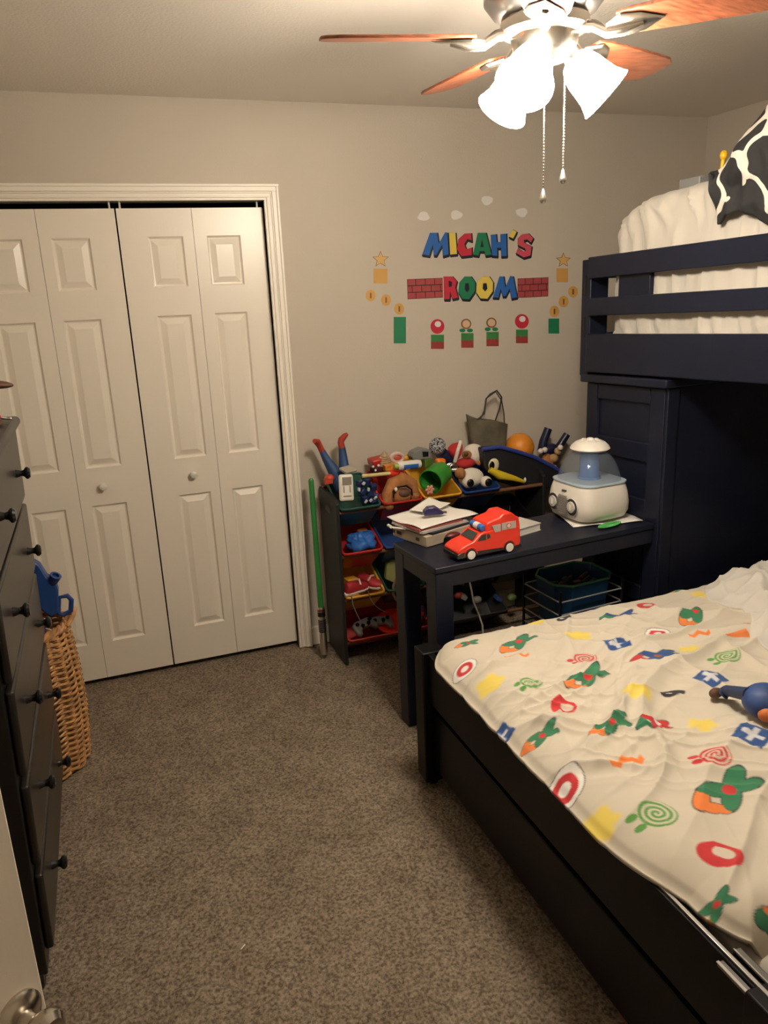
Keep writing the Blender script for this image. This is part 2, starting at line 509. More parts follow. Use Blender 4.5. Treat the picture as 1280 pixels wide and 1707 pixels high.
# ================================================================== dresser
LEAN = math.atan(.03)
dr_ = thing('dresser', 'tall black wooden chest with five drawers at left edge', 'dresser', (-1.068, -1.25, 0), Ry(LEAN))
L = dict(local=True)
MB().box((-.44, -.445, .085), (-.0, .445, 1.315)).build('body', BLACKW, dr_, bevel=.004, **L)
MB().box((-.46, -.475, 1.315), (.032, .475, 1.345)).build('top', BLACKW, dr_, bevel=.014, bseg=4, **L)
MB().box((-.42, -.44, .05), (-.012, .44, .085)).build('plinth', BLACKW, dr_, bevel=.004, **L)
DZ = [1.205, .968, .735, .492, .247]
for z in DZ:
    h = .108
    fr = MB().box((.0, -.425, z - h), (.02, .425, z + h)).build('drawer', DRAWER, dr_, bevel=.007, bseg=3, **L)
    for sy in (-.25, .25):
        kn = MB().lathe([(.012, .02), (.011, .026), (.008, .034), (.010, .041), (.0175, .047), (.018, .052), (.013, .058), (0, .060)], 18, Ry(PI / 2))
        kn.v = [p + Vector((0, sy, z)) for p in kn.v]
        kn.build('knob', BLACKP, fr, **L)
for sx in (-.37, -.05):
    for sy in (-.40, .40):
        MB().lathe([(.026, .012), (.036, .022), (.038, .04), (.030, .06), (.024, .072), (.034, .085)], 20, T(sx, sy, -.006 if sx < -.1 else .0)).build('foot', BLACKW, dr_, **L)

# things on the dresser top
q = pix(12, 708, y=-.93)
tz = 1.351
ML = BASE['dresser']
tt = thing('key_ring', 'red fob with silver key lying on dresser front corner', 'keys', (q.x - .01, q.y, tz))
MB().ell((q.x - .028, q.y, tz + .012), (.016, .012, .012)).build('fob', mat('dark_pink', (.5, .02, .06), .4), tt)
MB().tube([(q.x - .012, q.y, tz + .010), (q.x + .008, q.y + .0, tz + .004)], [.006, .003], 8).ell((q.x + .008, q.y, tz + .005), (.009, .006, .004)).build('key', SILVER, tt)
q = pix(2, 640, y=-.98)
tt = thing('wooden_trophy', 'dark brown rounded wooden piece on stand upon dresser top', 'figurine', (q.x - .03, q.y, tz))
MB().ell((q.x - .02, q.y, q.z), (.052, .03, .012), Ry(.12)).build('wood_paddle', DBROWN, tt)
MB().lathe([(.03, tz), (.03, tz + .008), (.006, tz + .012), (.005, q.z)], 16, T(q.x - .045, q.y, 0)).build('stand', DBROWN, tt)

# ================================================================== wicker basket
bk = thing('wicker_basket', 'tall oval brown wicker laundry basket behind dresser', 'basket', (-1.165, -.565, 0))
BH = .56
def brad(z): return .158 + .022 * math.sin(PI * min(1, z / BH) * .8 + .3)
wv = MB(); NR = 50; NS = 26
for r_ in range(NR):
    z = .012 + (BH - .03) * r_ / (NR - 1); R0 = brad(z); pts = []
    for k in range(NS * 4):
        a = 2 * PI * k / (NS * 4)
        off = .006 * math.cos(a * NS / 2 * 1 + (PI if r_ % 2 else 0))
        pts.append((-1.165 + (R0 + off) * 1.12 * math.cos(a), -.565 + (R0 + off) * math.sin(a), z + .004 * math.sin(a * NS / 2)))
    wv.tube(pts, .0052, 5, closed=True)
o = wv.build('weave', WICK, bk, weld=False); o['kind'] = 'stuff'
st = MB()
for k in range(NS):
    a = 2 * PI * (k + .5) / NS
    st.tube([(-1.165 + brad(z) * 1.12 * math.cos(a), -.565 + brad(z) * math.sin(a), z) for z in (0.004, .14, .28, .42, BH)], .005, 6)
o = st.build('stakes', WICK, bk); o['kind'] = 'stuff'
rm = MB()
for ph in range(3):
    pts = []
    for k in range(72):
        a = 2 * PI * k / 72; tw = a * 14 + ph * 2 * PI / 3
        R0 = brad(BH) + .008 * math.cos(tw)
        pts.append((-1.165 + R0 * 1.12 * math.cos(a), -.565 + R0 * math.sin(a), BH + .010 * math.sin(tw)))
    rm.tube(pts, .008, 6, closed=True)
rm.build('rim', WICK, bk)
MB().lathe([(.0, .006), (brad(0), .006), (brad(0), .014), (0, .014)], 30, T(-1.165, -.565, 0), sx=1.1).build('base', WICK, bk)
hd = MB()
for s in (-1, 1):
    pass
hd.tube([(-1.165 + .19, -.62, BH), (-1.165 + .215, -.60, BH + .03), (-1.165 + .22, -.565, BH + .04), (-1.165 + .215, -.53, BH + .03), (-1.165 + .19, -.51, BH)], .008, 8)
hd.build('handle', WICK, bk)
# blue toy lying on top of the basket
q0 = pix(85, 1000, y=-.62)
bt = thing('toy_blaster', 'blue plastic toy with looped handle sticking out of wicker basket', 'toy', (-1.09, -.6, .50))
MB().prism([pix(u, v, y=-.64) for u, v in ((52, 935), (66, 943), (78, 962), (90, 968), (97, 985), (97, 1022), (85, 1030), (68, 1018), (55, 1000))], (0, .05, 0)).build('body', mat('toy_deep_blue', (.012, .05, .20), .4), bt, bevel=.006)
MB().tube([pix(u, v, y=-.61) for u, v in ((98, 996), (112, 993), (119, 1000), (118, 1018), (106, 1025), (97, 1022))], .009, 8, closed=True).build('handle', BLUP, bt)
MB().lathe([(.016, 0), (.02, .03), (.012, .031), (.012, .02)], 14, along(pix(88, 970, y=-.63), (.5, -.3, .9))).build('nozzle', BLUP, bt)
MB().box((-1.13, -.63, .50), (-1.05, -.58, .60)).build('grip', BLUP, bt, bevel=.008)
m = MB().prism([pix(u, v, y=-.40) for u, v in ((128, 1125), (136, 1130), (143, 1170), (147, 1205), (143, 1232), (126, 1240))], (-.0, .03, 0))
simple('toy_track', m, mat('red_orange', (.62, .07, .02), .4), 'thin orange red plastic strip between basket and closet door', 'toy', bevel=.004)

# ================================================================== loft bed
SLOPE = .030   # the loft rails rise slightly toward the room
class LB(MB):
    def build(s, name, m, parent=None, **k):
        for p in s.v: p.z += -p.y * SLOPE * min(1.0, max(0.0, p.z))
        return MB.build(s, name, m, parent, **k)
NX, NY = 1.205, -1.10
ROT4 = Rz(math.atan(.0746))
lo = thing('loft_bed', 'navy blue wooden loft bed with guard rails and panelled end cabinet', 'bunk bed', (NX, NY, 0), ROT4)
LY0, LY1 = .50, -1.78     # far, near
LB().box((.002, .443, 1.30), (.095, LY0, 1.768)).build('post', NAVY, lo, bevel=.004, **L)
for za in (1.46, 1.625): LB().box((.0005, .472, za), (.004, .484, za + .08)).build('post_slot', BLACKP, lo, **L)
LB().box((.0, LY1, .02), (.095, LY1 + .07, 1.768)).build('post', NAVY, lo, bevel=.004, **L)
LB().box((.93, LY1, .02), (1.0, LY1 + .07, 1.768)).build('post', NAVY, lo, bevel=.004, **L)
LB().box((.93, .443, .02), (1.0, LY0, 1.768)).build('post', NAVY, lo, bevel=.004, **L)
for z0, z1, nm in ((1.692, 1.775, 'guard_rail'), (1.546, 1.616, 'guard_rail'), (1.318, 1.474, 'side_board')):
    LB().box((-.012, LY1 + .02, z0), (.012, .447, z1)).build(nm, NAVY, lo, bevel=.004, **L)
    LB().box((.965, LY1 + .02, z0), (.99, .447, z1)).build(nm, NAVY, lo, bevel=.004, **L)
for y0 in (LY0 - .055, LY1 + .02):
    for z0, z1 in ((1.318, 1.474), (1.692, 1.768)):
        LB().box((.09, y0, z0), (.94, y0 + .025, z1)).build('end_board', NAVY, lo, bevel=.003, **L)
for ya in (.12, -.6, -1.3):
    LB().box((.012, ya, 1.59), (.04, ya + .17, 1.71)).build('rail_block', NAVY, lo, bevel=.003, **L)
LB().box((.03, LY1 + .05, 1.33), (.95, .44, 1.345)).build('deck', NAVY, lo, **L)
# end cabinet under the loft
LB().box((.014, .0, .015), (.95, .445, 1.275)).build('cabinet_body', NAVY, lo, bevel=.004, **L)
LB().box((-.022, -.025, 1.278), (.965, .465, 1.310)).build('cabinet_cap', NAVY, lo, bevel=.005, **L)
fr = LB()
ys = (.0, .075, .375, .445)
for a, b in ((0, 1), (2, 3)): fr.box((.0, ys[a], .015), (.0142, ys[b], 1.275))
for a, b in ((1.212, 1.275), (.985, 1.06), (.70, .835), (.40, .47), (.015, .12)): fr.box((.0, ys[1], a), (.0142, ys[2], b))
fr.build('panel_frame', NAVY, lo, bevel=.004, **L)
LB().box((.004, -.014, .02), (.06, .0, 1.276)).build('cabinet_stile', NAVY, lo, bevel=.003, **L)
LB().box((.06, -.008, .02), (.94, .0, 1.276)).build('cabinet_side', NAVY, lo, bevel=.003, **L)

# loft mattress
ml = thing('loft_mattress', 'thick mattress in cream fitted sheet on the upper bunk', 'mattress', (NX, NY, 1.36), ROT4)
def matt(u, v):
    # u around the section, v along the length
    a = 2 * PI * u
    e = .24
    cx, sx = math.cos(a), math.sin(a)
    px = math.copysign(abs(cx) ** e, cx); pz = math.copysign(abs(sx) ** e, sx)
    t = v * 2 - 1
    endr = (1 - abs(t) ** 34) ** .5 if abs(t) < 1 else 0
    y = -.66 - .985 * t * -1
    y = .355 - v * 2.0
    zc, hz = .295, .310
    sag = .018 * math.exp(-((v) / .045) ** 2)
    xx = .480 + .445 * px * (.90 + .10 * endr)
    z = zc + hz * pz * (.90 + .10 * endr) - (sag if pz > 0 else 0)
    hump = .03 * math.sin(min(1, v / .35) * PI * .6) if pz > .5 else 0
    z += hump
    n = mnoise.noise(Vector((y * 5, z * 3 + y * 6, px * 1.3)))
    n2 = mnoise.noise(Vector((y * 15 - z * 11, z * 3 + y * 1.5, 3.1)))
    xx += (-.012 * n - .034 * max(0, .55 - abs(n2) * 2.2)) * (1 if px < .2 else .2)
    z += .006 * n
    return Vector((xx, y, max(.0, z) - y * SLOPE))
g = MB().grid(matt, 120, 160)
for vv in (0, 1):
    g.add([matt(i / 60, vv) for i in range(60)], [tuple(range(60))])
g.build('sheet_cover', SHEET, ml, local=True, sharp=80)

# ruffled black and white throw over the mattress
def noise_mat(name, c0, c1, thr, sc):
    m = bpy.data.materials.new(name); m.use_nodes = True; nt = m.node_tree; b = nt.nodes['Principled BSDF']; b.inputs['Roughness'].default_value = .85
    tc = nt.nodes.new('ShaderNodeTexCoord'); vo = nt.nodes.new('ShaderNodeTexVoronoi'); vo.feature = 'DISTANCE_TO_EDGE'; vo.inputs['Scale'].default_value = sc
    nz = nt.nodes.new('ShaderNodeTexNoise'); nz.inputs['Scale'].default_value = sc * .8
    mp = nt.nodes.new('ShaderNodeMix'); mp.data_type = 'RGBA'; mp.inputs[0].default_value = .25
    nt.links.new(tc.outputs['Object'], mp.inputs[6]); nt.links.new(tc.outputs['Object'], nz.inputs['Vector']); nt.links.new(nz.outputs['Color'], mp.inputs[7])
    nt.links.new(mp.outputs[2], vo.inputs['Vector'])
    r = nt.nodes.new('ShaderNodeValToRGB'); r.color_ramp.interpolation = 'CONSTANT'
    r.color_ramp.elements[0].color = (*c1, 1); r.color_ramp.elements[1].position = thr; r.color_ramp.elements[1].color = (*c0, 1)
    nt.links.new(vo.outputs['Distance'], r.inputs['Fac']); nt.links.new(r.outputs['Color'], b.inputs['Base Color'])
    return m
THROW = noise_mat('black_white_throw', (.012, .012, .014), (.62, .58, .52), .045, 6.0)
def throw(u, v):
    # u: along the bed from the far edge to beyond the frame, v: from hem on the side face up and over
    hem = [(1196, 262), (1205, 318), (1214, 366), (1236, 368), (1262, 352), (1300, 320), (1380, 300)]
    s = .165 + .62 * u
    y = -s
    zt = 2.0 + .20 * min(1, u * 3.2) ** .8
    zb = 1.97 - .17 * (1 - math.exp(-u * 60)) + .05 * math.sin(u * 9)
    if v < .5:
        w_ = v / .5
        z = zb + (zt - zb) * w_
        x = -.012 + .05 * w_ ** 3
    else:
        w_ = (v - .5) / .5
        z = zt + .05 * math.sin(w_ * PI) - .06 * w_
        x = .038 + .60 * w_
    n = mnoise.noise(Vector((y * 9 + z * 6, z * 9 - y * 4, x * 5))); n2 = mnoise.noise(Vector((y * 24, z * 17, 5 + x * 8)))
    x += .040 * n + .012 * n2 - .02 * math.sin(PI * min(1, v * 2)); z += .016 * n2 + .02 * n * (v > .4)
    return Vector((x, y, z - 1.36 - y * SLOPE))
th = thing('throw_blanket', 'black and white patterned throw heaped on the loft mattress', 'blanket', (NX, NY, 1.36), ROT4)
o = MB().grid(throw, 90, 70).build('throw_cloth', THROW, th, local=True, sharp=80)
md = o.modifiers.new('thick', 'SOLIDIFY'); md.thickness = .012
q = pix(1192, 275, x=1.30)
yt = thing('yellow_toy', 'yellow plastic toy peeking over the loft mattress beside throw', 'toy', (1.33, q.y, 1.97))
MB().tube([(1.33, q.y + .004, 1.97), (1.33, q.y, q.z - .01), (1.33, q.y - .004, q.z + .02)], [.010, .007, .007], 10).ell((1.33, q.y - .004, q.z + .03), (.013, .013, .016)).build('toy_body', mat('amber', (.75, .42, .01), .4), yt)
q = pix(1150, 291, x=1.34)
m = MB().box((1.34, q.y - .05, 1.96), (1.39, q.y + .055, q.z - .010))
simple('grey_box', m, GREYP, 'small grey box on far end of the loft mattress', 'box', bevel=.004)

# ================================================================== desk
dk = thing('desk', 'navy black wooden desk with thick legs beside the loft bed', 'desk', (.236, -1.157, 0), ROT4)
DT = .750
DW, DD = .972, .335
MB().box((0, 0, DT - .022), (DW, DD, DT)).build('desk_top', NAVY, dk, bevel=.004, **L)
ap = MB().box((.06, .004, DT - .078), (DW, .024, DT - .022)).build('apron', NAVY, dk, bevel=.002, **L)
MB().box((.004, .06, DT - .078), (.024, DD - .06, DT - .022)).build('apron', NAVY, dk, bevel=.002, **L)
MB().box((.06, DD - .024, DT - .078), (DW, DD - .004, DT - .022)).build('apron', NAVY, dk, bevel=.002, **L)
for lx, ly in ((.002, .002), (.002, DD - .077), (DW - .08, DD - .077)):
    MB().box((lx, ly, .0), (lx + .07, ly + .075, DT - .022)).build('leg', NAVY, dk, bevel=.004, **L)

def D(x, y, z=DT):
    return BASE['desk'] @ Vector((x, y, z))
def dpx(u, v, z=DT): return pix(u, v, z=z)

# flat cardboard box with papers on it
e1 = Vector((1, .0746, 0)).normalized(); e2 = Vector((-.0746, 1, 0)).normalized()
c0 = dpx(711, 913, DT + .001)
b1 = Vector((.96, .28, 0)).normalized(); b2 = Vector((-.28, .96, 0)).normalized()
bx_ = thing('flat_box', 'flat brown cardboard box under papers on desk corner', 'box', c0 + b1 * .12 + b2 * .1)
bxM = Matrix(((b1.x, b2.x, 0, c0.x), (b1.y, b2.y, 0, c0.y), (0, 0, 1, c0.z), (0, 0, 0, 1)))
b_ = MB().box((0, 0, 0), (.26, .205, .040), bxM).build('carton', CARD, bx_, bevel=.002)
PRN = mat('print_black', (.03, .025, .02), .7)
pr = MB()
for k, (a, w_) in enumerate(((.012, .004), (.018, .002), (.022, .005), (.03, .003), (.12, .03), (.16, .012))):
    pr.box((-.0006, .03 + a, .014), (0, .03 + a + w_, .027), bxM)
pr.build('printed_marks', PRN, b_)
# stack of magazines and paper
z_ = DT + .042
cols = [mat('magazine_dark', (.03, .03, .035), .35), mat('paper_grey', (.5, .47, .44), .5), mat('magazine_red', (.38, .09, .08), .4), PAPER]
names = [('black covered folder lying on the flat cardboard box', 'folder', 'folder'), ('grey sheaf of papers above the black folder', 'paper sheaf', 'paper_sheaf'), ('pink red leaflet between grey papers and top white sheets', 'leaflet', 'leaflet')]
for i, (hh, w1, w2, ox, oy, an) in enumerate(((.008, .26, .19, .03, .0, .05), (.008, .23, .19, -.005, .015, .0), (.006, .21, .18, -.008, .03, -.05))):
    M = bxM @ T(ox, oy, z_ - bxM.translation.z) @ Rz(an)
    m = MB()
    for k in range(3):
        m.box((.002 * k, .001 * k, hh * k / 3), (w1 - .003 * k, w2, hh * (k + 1) / 3 - .0006), M)
    simple(names[i][2], m, cols[i], names[i][0], names[i][1], 'papers on the desk')
    z_ += hh
def sheet(M, w1, w2, f, name, label, thick=.0012, mt=PAPER):
    m = MB(); n = 14
    top = [[M @ Vector((w1 * i / n, w2 * j / n, f(i / n, j / n) + thick)) for i in range(n + 1)] for j in range(n + 1)]
    m.grid(lambda a, b: top[round(b * n)][round(a * n)], n, n)
    o = simple(name, m, mt, label, 'paper', 'papers on the desk', sharp=70)
    md = o.modifiers.new('thick', 'SOLIDIFY'); md.thickness = thick; md.offset = -1
    return o
MP = bxM @ T(.0, .025, z_ - bxM.translation.z + .001)
sheet(MP, .285, .215, lambda a, b: .010 * max(0, .2 - a) / .2 * (1 - b) * 0 + .012 * a * (1 - a) + .004 * math.sin(b * 7), 'paper_sheet', 'curling white sheet of paper on top of the stack')
sheet(MP @ T(.13, .10, .012) @ Rz(.35), .16, .10, lambda a, b: .003 + .014 * max(0, b - .5) * 2 * a, 'paper_sheet', 'white folded paper with upturned corner behind red toy van')
pt = thing('paper_roll', 'white curled paper strip sticking out left of the stack', 'paper', bxM @ Vector((-.03, .12, .043)))
MB().prism([bxM @ Vector(p) for p in ((-.035, .17, .046), (-.03, .19, .046), (.05, .07, .041), (.045, .04, .041))], (0, 0, .0015)).tube([bxM @ Vector((-.036, .165, .051)), bxM @ Vector((-.03, .192, .051))], .006, 10).build('strip', PAPER, pt)
# purple black stapler
sp = MP @ T(.115, .075, .020) @ Rz(-.5)
st = thing('stapler', 'small purple black plastic stapler on the white papers', 'stapler', sp @ Vector((0, 0, 0)))
MB().prism([sp @ Vector(p) for p in ((-.035, -.016, 0), (.04, -.016, 0), (.042, -.016, .008), (.01, -.016, .032), (-.02, -.016, .030), (-.036, -.016, .014))], sp.to_3x3() @ Vector((0, .034, 0))).build('stapler_body', mat('purple_black', (.035, .03, .10), .2), st, bevel=.003)
MB().box((.036, -.006, .001), (.055, .006, .008), sp).build('stapler_tip', CHROME, st)

# red toy van ------------------------------------------------
va = thing('toy_van', 'red toy rescue van with blue roof light and white wheels', 'toy car', D(.14, .07))
f0 = dpx(785, 934, DT); r0 = dpx(872, 916, DT)
vx = (r0 - f0); vx.z = 0; VL = vx.length; vx.normalize(); vy = Vector((-vx.y, vx.x, 0))
VM = Matrix(((vx.x, vy.x, 0, f0.x), (vx.y, vy.y, 0, f0.y), (0, 0, 1, DT), (0, 0, 0, 1)))
S = .205 / .205
# local: x from front axle back, y across away from camera, width .10
VW = .100
def vpr(pts, y0, y1, nm, mt, par, bev=.0):
    return MB().prism([VM @ Vector((x, y0, z)) for x, z in pts], VM.to_3x3() @ Vector((0, y1 - y0, 0))).build(nm, mt, par, bevel=bev)
bodyp = [(-.047, .022), (-.052, .034), (-.046, .044), (-.02, .056), (.012, .064), (.040, .088), (.062, .094), (.075, .094), (.205, .094), (.208, .03), (.200, .018), (-.04, .014)]
body = vpr(bodyp, 0, VW, 'van_body', BRED, va, .004)
vpr([(.062, .090), (.066, .120), (.078, .126), (.120, .134), (.135, .147), (.170, .147), (.190, .130), (.203, .124), (.206, .088)], .002, VW - .002, 'van_box', BRED, va, .006)
vpr([(-.054, .012), (-.055, .028), (-.03, .034), (.0, .03), (.20, .022), (.21, .022), (.21, .012)], -.001, VW + .001, 'bumper', BLACKP, va, .002)
GL = mat('toy_window', (.02, .03, .025), .12)
w_ = MB()
n0 = Vector((.040 - .012, 0, .088 - .064)); 
ws = [Vector((.0145, .010, .0665)), Vector((.0145, VW - .010, .0665)), Vector((.0385, VW - .018, .0875)), Vector((.0385, .018, .0875))]
w_.prism([VM @ (p + Vector((-.0006, 0, .0006))) for p in ws], VM.to_3x3() @ Vector((-.001, 0, .001))).build('windscreen', GL, va)
for y0, y1 in ((-.0012, .001), (VW - .001, VW + .0012)):
    vpr([(.026, .066), (.046, .084), (.062, .086), (.062, .064)], y0, y1, 'side_window', GL, va)
    vpr([(.066, .066), (.066, .085), (.076, .084), (.080, .070)], y0, y1, 'side_window', GL, va)
    y0b, y1b = (y0 + .002, y1 + .002) if y0 < 0 else (y0 - .002, y1 - .002)
    vpr([(.086, .112), (.122, .112), (.122, .086), (.098, .086)], y0 - .0, y1 + .0, 'side_panel', mat('toy_grey', (.42, .39, .36), .4), va)
    vpr([(.126, .114), (.186, .114), (.186, .088), (.126, .088)], y0 - .0, y1 + .0, 'side_panel', mat('toy_grey', (.42, .39, .36), .4), va)
em = MB().lathe([(.010, 0), (.010, .0006), (0, .0006)], 18, along(VM @ Vector((.156, -.0012, .101)), -vy)); em.build('emblem_disc', BRED, va)
MB().box((.1525, -.0024, .0940), (.1595, -.0018, .1080), VM).box((.149, -.0024, .0975), (.163, -.0018, .1045), VM).build('emblem_cross', PAPER, va)
for wx in (.0, .158):
    for y0, s in ((-.003, -1), (VW + .003, 1)):
        MB().tube([VM @ Vector((wx + .025 * math.cos(t), y0 + (.004 if s < 0 else -.004), .0205 + .025 * math.sin(t))) for t in [PI * k / 12 for k in range(13)]], .0028, 8).build('wheel_arch', mat('arch_red', (.6, .04, .02), .3), va)
        wh = MB().lathe([(.0205, -.014), (.0205, -.001), (.018, .001), (.0, .001)], 22, along(VM @ Vector((wx, y0, .0205)), vy * s)).build('wheel', BLACKP, va)
        MB().lathe([(.0155, 0), (.0155, .0025), (.006, .0035), (0, .0035)], 22, along(VM @ Vector((wx, y0, .0205)), vy * s)).build('hubcap', PAPER, wh)
for y0 in (.002, VW - .026):
    MB().ell(VM @ Vector((-.038, y0 + .012, .040)), (.010, .013, .006)).build('headlight', mat('cream_light', (.8, .68, .4), .2), va)
MB().tube([VM @ Vector((.058, .012, .104)), VM @ Vector((.058, VW - .012, .104))], .0125, 14).build('roof_light', BBLU, va, bevel=.003)
MB().tube([VM @ Vector((.058, .034, .104)), VM @ Vector((.058, .062, .104))], .0130, 14).build('roof_light_band', PAPER, va)
MB().box((.206, .02, .085), (.218, .045, .105), VM).build('rear_hinge', WHITEP, va, bevel=.002)
# dark toy car behind the van nose
cc = dpx(748, 906)
tc_ = thing('toy_wheel_car', 'small dark red and black toy car tucked behind van nose', 'toy car', cc + Vector((.02, .02, 0)))
MB().ell(cc + Vector((.025, .02, .022)), (.034, .02, .014)).build('shell', mat('maroon', (.10, .012, .015), .3), tc_)
for k, (ox, oy) in enumerate(((-.006, .0), (.045, .0), (-.0, .045), (.05, .045))):
    MB().lathe([(.014, -.005), (.014, .005)], 16, along(cc + Vector((ox, oy, .0145)), (-.5, -1, 0))).build('wheel', BLACKP, tc_)
# pale book standing behind the van
q = dpx(900, 884)
MBk = T(q.x, q.y, DT) @ Rz(.28)
bkk = thing('white_book', 'white hardcover book lying behind red toy van', 'book', MBk.translation)
MB().box((-.17, 0, .003), (0, .11, .027), MBk).build('pages', PAPER, bkk)
MB().box((-.172, -.002, 0), (.004, .112, .003), MBk).box((-.172, -.002, .027), (.004, .112, .030), MBk).build('cover', mat('book_cover', (.55, .52, .48), .4), bkk)

# humidifier --------------------------------------------------
hc = Vector((1.035, -.885, 0))
HM = T(hc.x, hc.y, DT) @ ROT4
sheet(T(.90, -.985, DT + .001) @ Rz(-.22), .285, .24, lambda a, b: .002 + .004 * math.sin(a * 5 + b * 3) ** 2, 'paper_sheet', 'white paper with a child drawing under the humidifier')
dr2 = MB()
pm = T(1.03, -1.035, DT + .0088) @ Rz(.25)
simple('drawn_sheet', MB().lathe([(.055, 0), (.055, .001), (0, .001)], 26, pm, sx=1.15, sy=.42), mat('green_crayon', (.08, .42, .10), .6, var=.5, vscale=25), 'green crayon oval cut-out on paper by humidifier', 'paper')
hu = thing('humidifier', 'cream humidifier with two dials and clear dome on desk', 'humidifier', hc + Vector((0, 0, DT)), ROT4)
def rsq(a, rx, ry, e=.45):
    c, s = math.cos(a), math.sin(a)
    return rx * math.copysign(abs(c) ** e, c), ry * math.copysign(abs(s) ** e, s)
def shell(prof, n=48, e=.45, closed_bottom=True, closed_top=False):
    vs = []; fs = []
    prof = [(rx * 1.06, ry * 1.06, z) for rx, ry, z in prof]
    for (rx, ry, z) in prof:
        for k in range(n):
            x, y = rsq(2 * PI * k / n, rx, ry, e); vs.append((x, y, z))
    for i in range(len(prof) - 1):
        for k in range(n): fs.append((i * n + k, i * n + (k + 1) % n, (i + 1) * n + (k + 1) % n, (i + 1) * n + k))
    if closed_bottom: fs.append(tuple(range(n))[::-1])
    if closed_top: fs.append(tuple((len(prof) - 1) * n + k for k in range(n)))
    return MB().add(vs, fs)
P0 = [(.088, .092, .010), (.108, .112, .020), (.118, .124, .045), (.119, .125, .08), (.114, .120, .12), (.106, .112, .150), (.103, .109, .157)]
shell(P0, closed_top=True).build('base_body', WHITEP, hu, local=True)
shell([(.106, .112, .155), (.109, .115, .157), (.109, .115, .162), (.104, .110, .163)], closed_top=True).build('tray_rim', mat('pale_blue_plastic', (.45, .55, .66), .2), hu, local=True)
shell([(.103, .109, .1635), (.096, .102, .20), (.080, .086, .240), (.060, .064, .268), (.045, .048, .282)], closed_bottom=False, e=.7).build('dome', DOMEG, hu, local=True)
MB().lathe([(.046, .163), (.046, .17), (.040, .172), (.038, .278), (.0, .275)], 24).build('mist_tube', TUBEB, hu, local=True)
cp = MB().lathe([(.070, .280), (.078, .286), (.072, .297), (.058, .310), (.042, .317), (.0, .320)], 28)
for k in range(7): cp.ell((.03 * math.cos(k * .9), .03 * math.sin(k * .9), .312), (.014, .014, .010), seg=10, rings=6)
cp.ell((0, 0, .318), (.018, .018, .010), seg=12, rings=6)
cp.build('cap', WHITEP, hu, local=True)
Mf = Ry(-PI / 2 + .05)
gr = MB()
for k in range(13):
    z = .034 + k * .0062
    hw_ = .030 * math.sin(PI * (k + 1.2) / 15) + .012
    gr.box((-.1305, -hw_, z), (-.126, hw_, z + .003))
gr.build('grille', mat('grille_grey', (.30, .28, .26), .5), hu, local=True)
for s in (-1, 1):
    dM = Matrix.Translation((-.123, s * .058, .075)) @ Ry(-PI / 2)
    d_ = MB().lathe([(.034, 0), (.034, .006), (.027, .007), (.026, .004), (.023, .004), (.022, .012), (0, .013)], 26, dM).build('dial', mat('dial_white', (.62, .59, .55), .3), hu, local=True)
    MB().lathe([(.0335, .0062), (.031, .0075), (.0275, .0070)], 26, dM).build('dial_ring', DGREY, d_, local=True)
    MB().box((-.140, s * .058 - .003, .064), (-.135, s * .058 + .003, .086)).build('dial_grip', WHITEP, d_, local=True)
MB().box((-.1245, -.012, .128), (-.118, .012, .1315)).build('printed_mark', DGREY, hu, local=True)

# ================================================================== under the desk
# wire rack with blue tub
cr = thing('wire_rack', 'black wire rack holding blue tub under the desk', 'rack', (.955, -.91, 0), ROT4)
wr = MB()
for z in (.31, .365, .42, .475):
    wr.tube([(-.155, -.122, z), (.150, -.122, z), (.150, .122, z), (-.155, .122, z)], .0035, 6, closed=True)
wr.build('rack_wire', mat('wire_grey', (.32, .32, .33), .35), cr, local=True)
for x, y in ((-.155, -.122), (.150, -.122), (.150, .122), (-.155, .122)):
    MB().tube([(x, y, 0), (x, y, .52)], .006, 8).build('rack_post', BLACKP, cr, local=True)
MB().box((-.155, -.122, .285), (.150, .122, .292)).build('rack_shelf', BLACKP, cr, local=True)
bb = thing('storage_tub', 'blue plastic tub with green rim inside wire rack', 'tub', (.955, -.91, .292), ROT4)
oct_ = [(-.14, -.06), (-.09, -.11), (.09, -.11), (.14, -.06), (.14, .06), (.09, .11), (-.09, .11), (-.14, .06)]
vs = []; fs = []
for (sc, z) in ((.82, 0), (1.0, .232), (.97, .232), (.80, .006)):
    vs += [(x * sc, y * sc, z) for x, y in oct_]
for i in range(3):
    for k in range(8): fs.append((i * 8 + k, i * 8 + (k + 1) % 8, i * 8 + 8 + (k + 1) % 8, i * 8 + 8 + k))
fs += [tuple(range(8))[::-1], tuple(range(24, 32))]
MB().add(vs, fs).build('tub_body', mat('tub_blue', (.010, .05, .13), .4), bb, local=True, sharp=20)
MB().tube([(x, y, .234) for x, y in oct_], .006, 8, closed=True).build('tub_rim', mat('tub_green', (.03, .13, .06), .4), bb, local=True)
tm = [DBROWN, DGREY, mat('muted_rust', (.15, .05, .02), .6), mat('muted_grey', (.10, .09, .08), .6)]
for k in range(14):
    a = k * 2.4; r_ = .085 * math.sqrt((k + .5) / 14)
    p = BASE['storage_tub'] @ Vector((r_ * math.cos(a) * 1.2, r_ * math.sin(a) * .8, .185 + .02 * math.sin(k * 1.7)))
    m = MB()
    if k % 3 == 0: m.cbox(p, (.035, .022, .03), Rz(a) @ Rx(a * .3))
    elif k % 3 == 1: m.ell(p, (.022, .016, .018), seg=10, rings=7)
    else: m.tube([p - Vector((.02, 0, .008)), p + Vector((.02, .01, .012))], [.012, .008], 8)
    pos = ['far', 'middle', 'near'][k % 3]
    o = simple('toy_piece', m, tm[k % 4], 'small dark toy piece heaped inside blue tub under desk', 'toy', 'toy pieces in the blue tub', bevel=.002)
m = MB().box((.70, -1.0, .0), (.785, -.86, .20)).box((.695, -1.005, .20), (.79, -.855, .215))
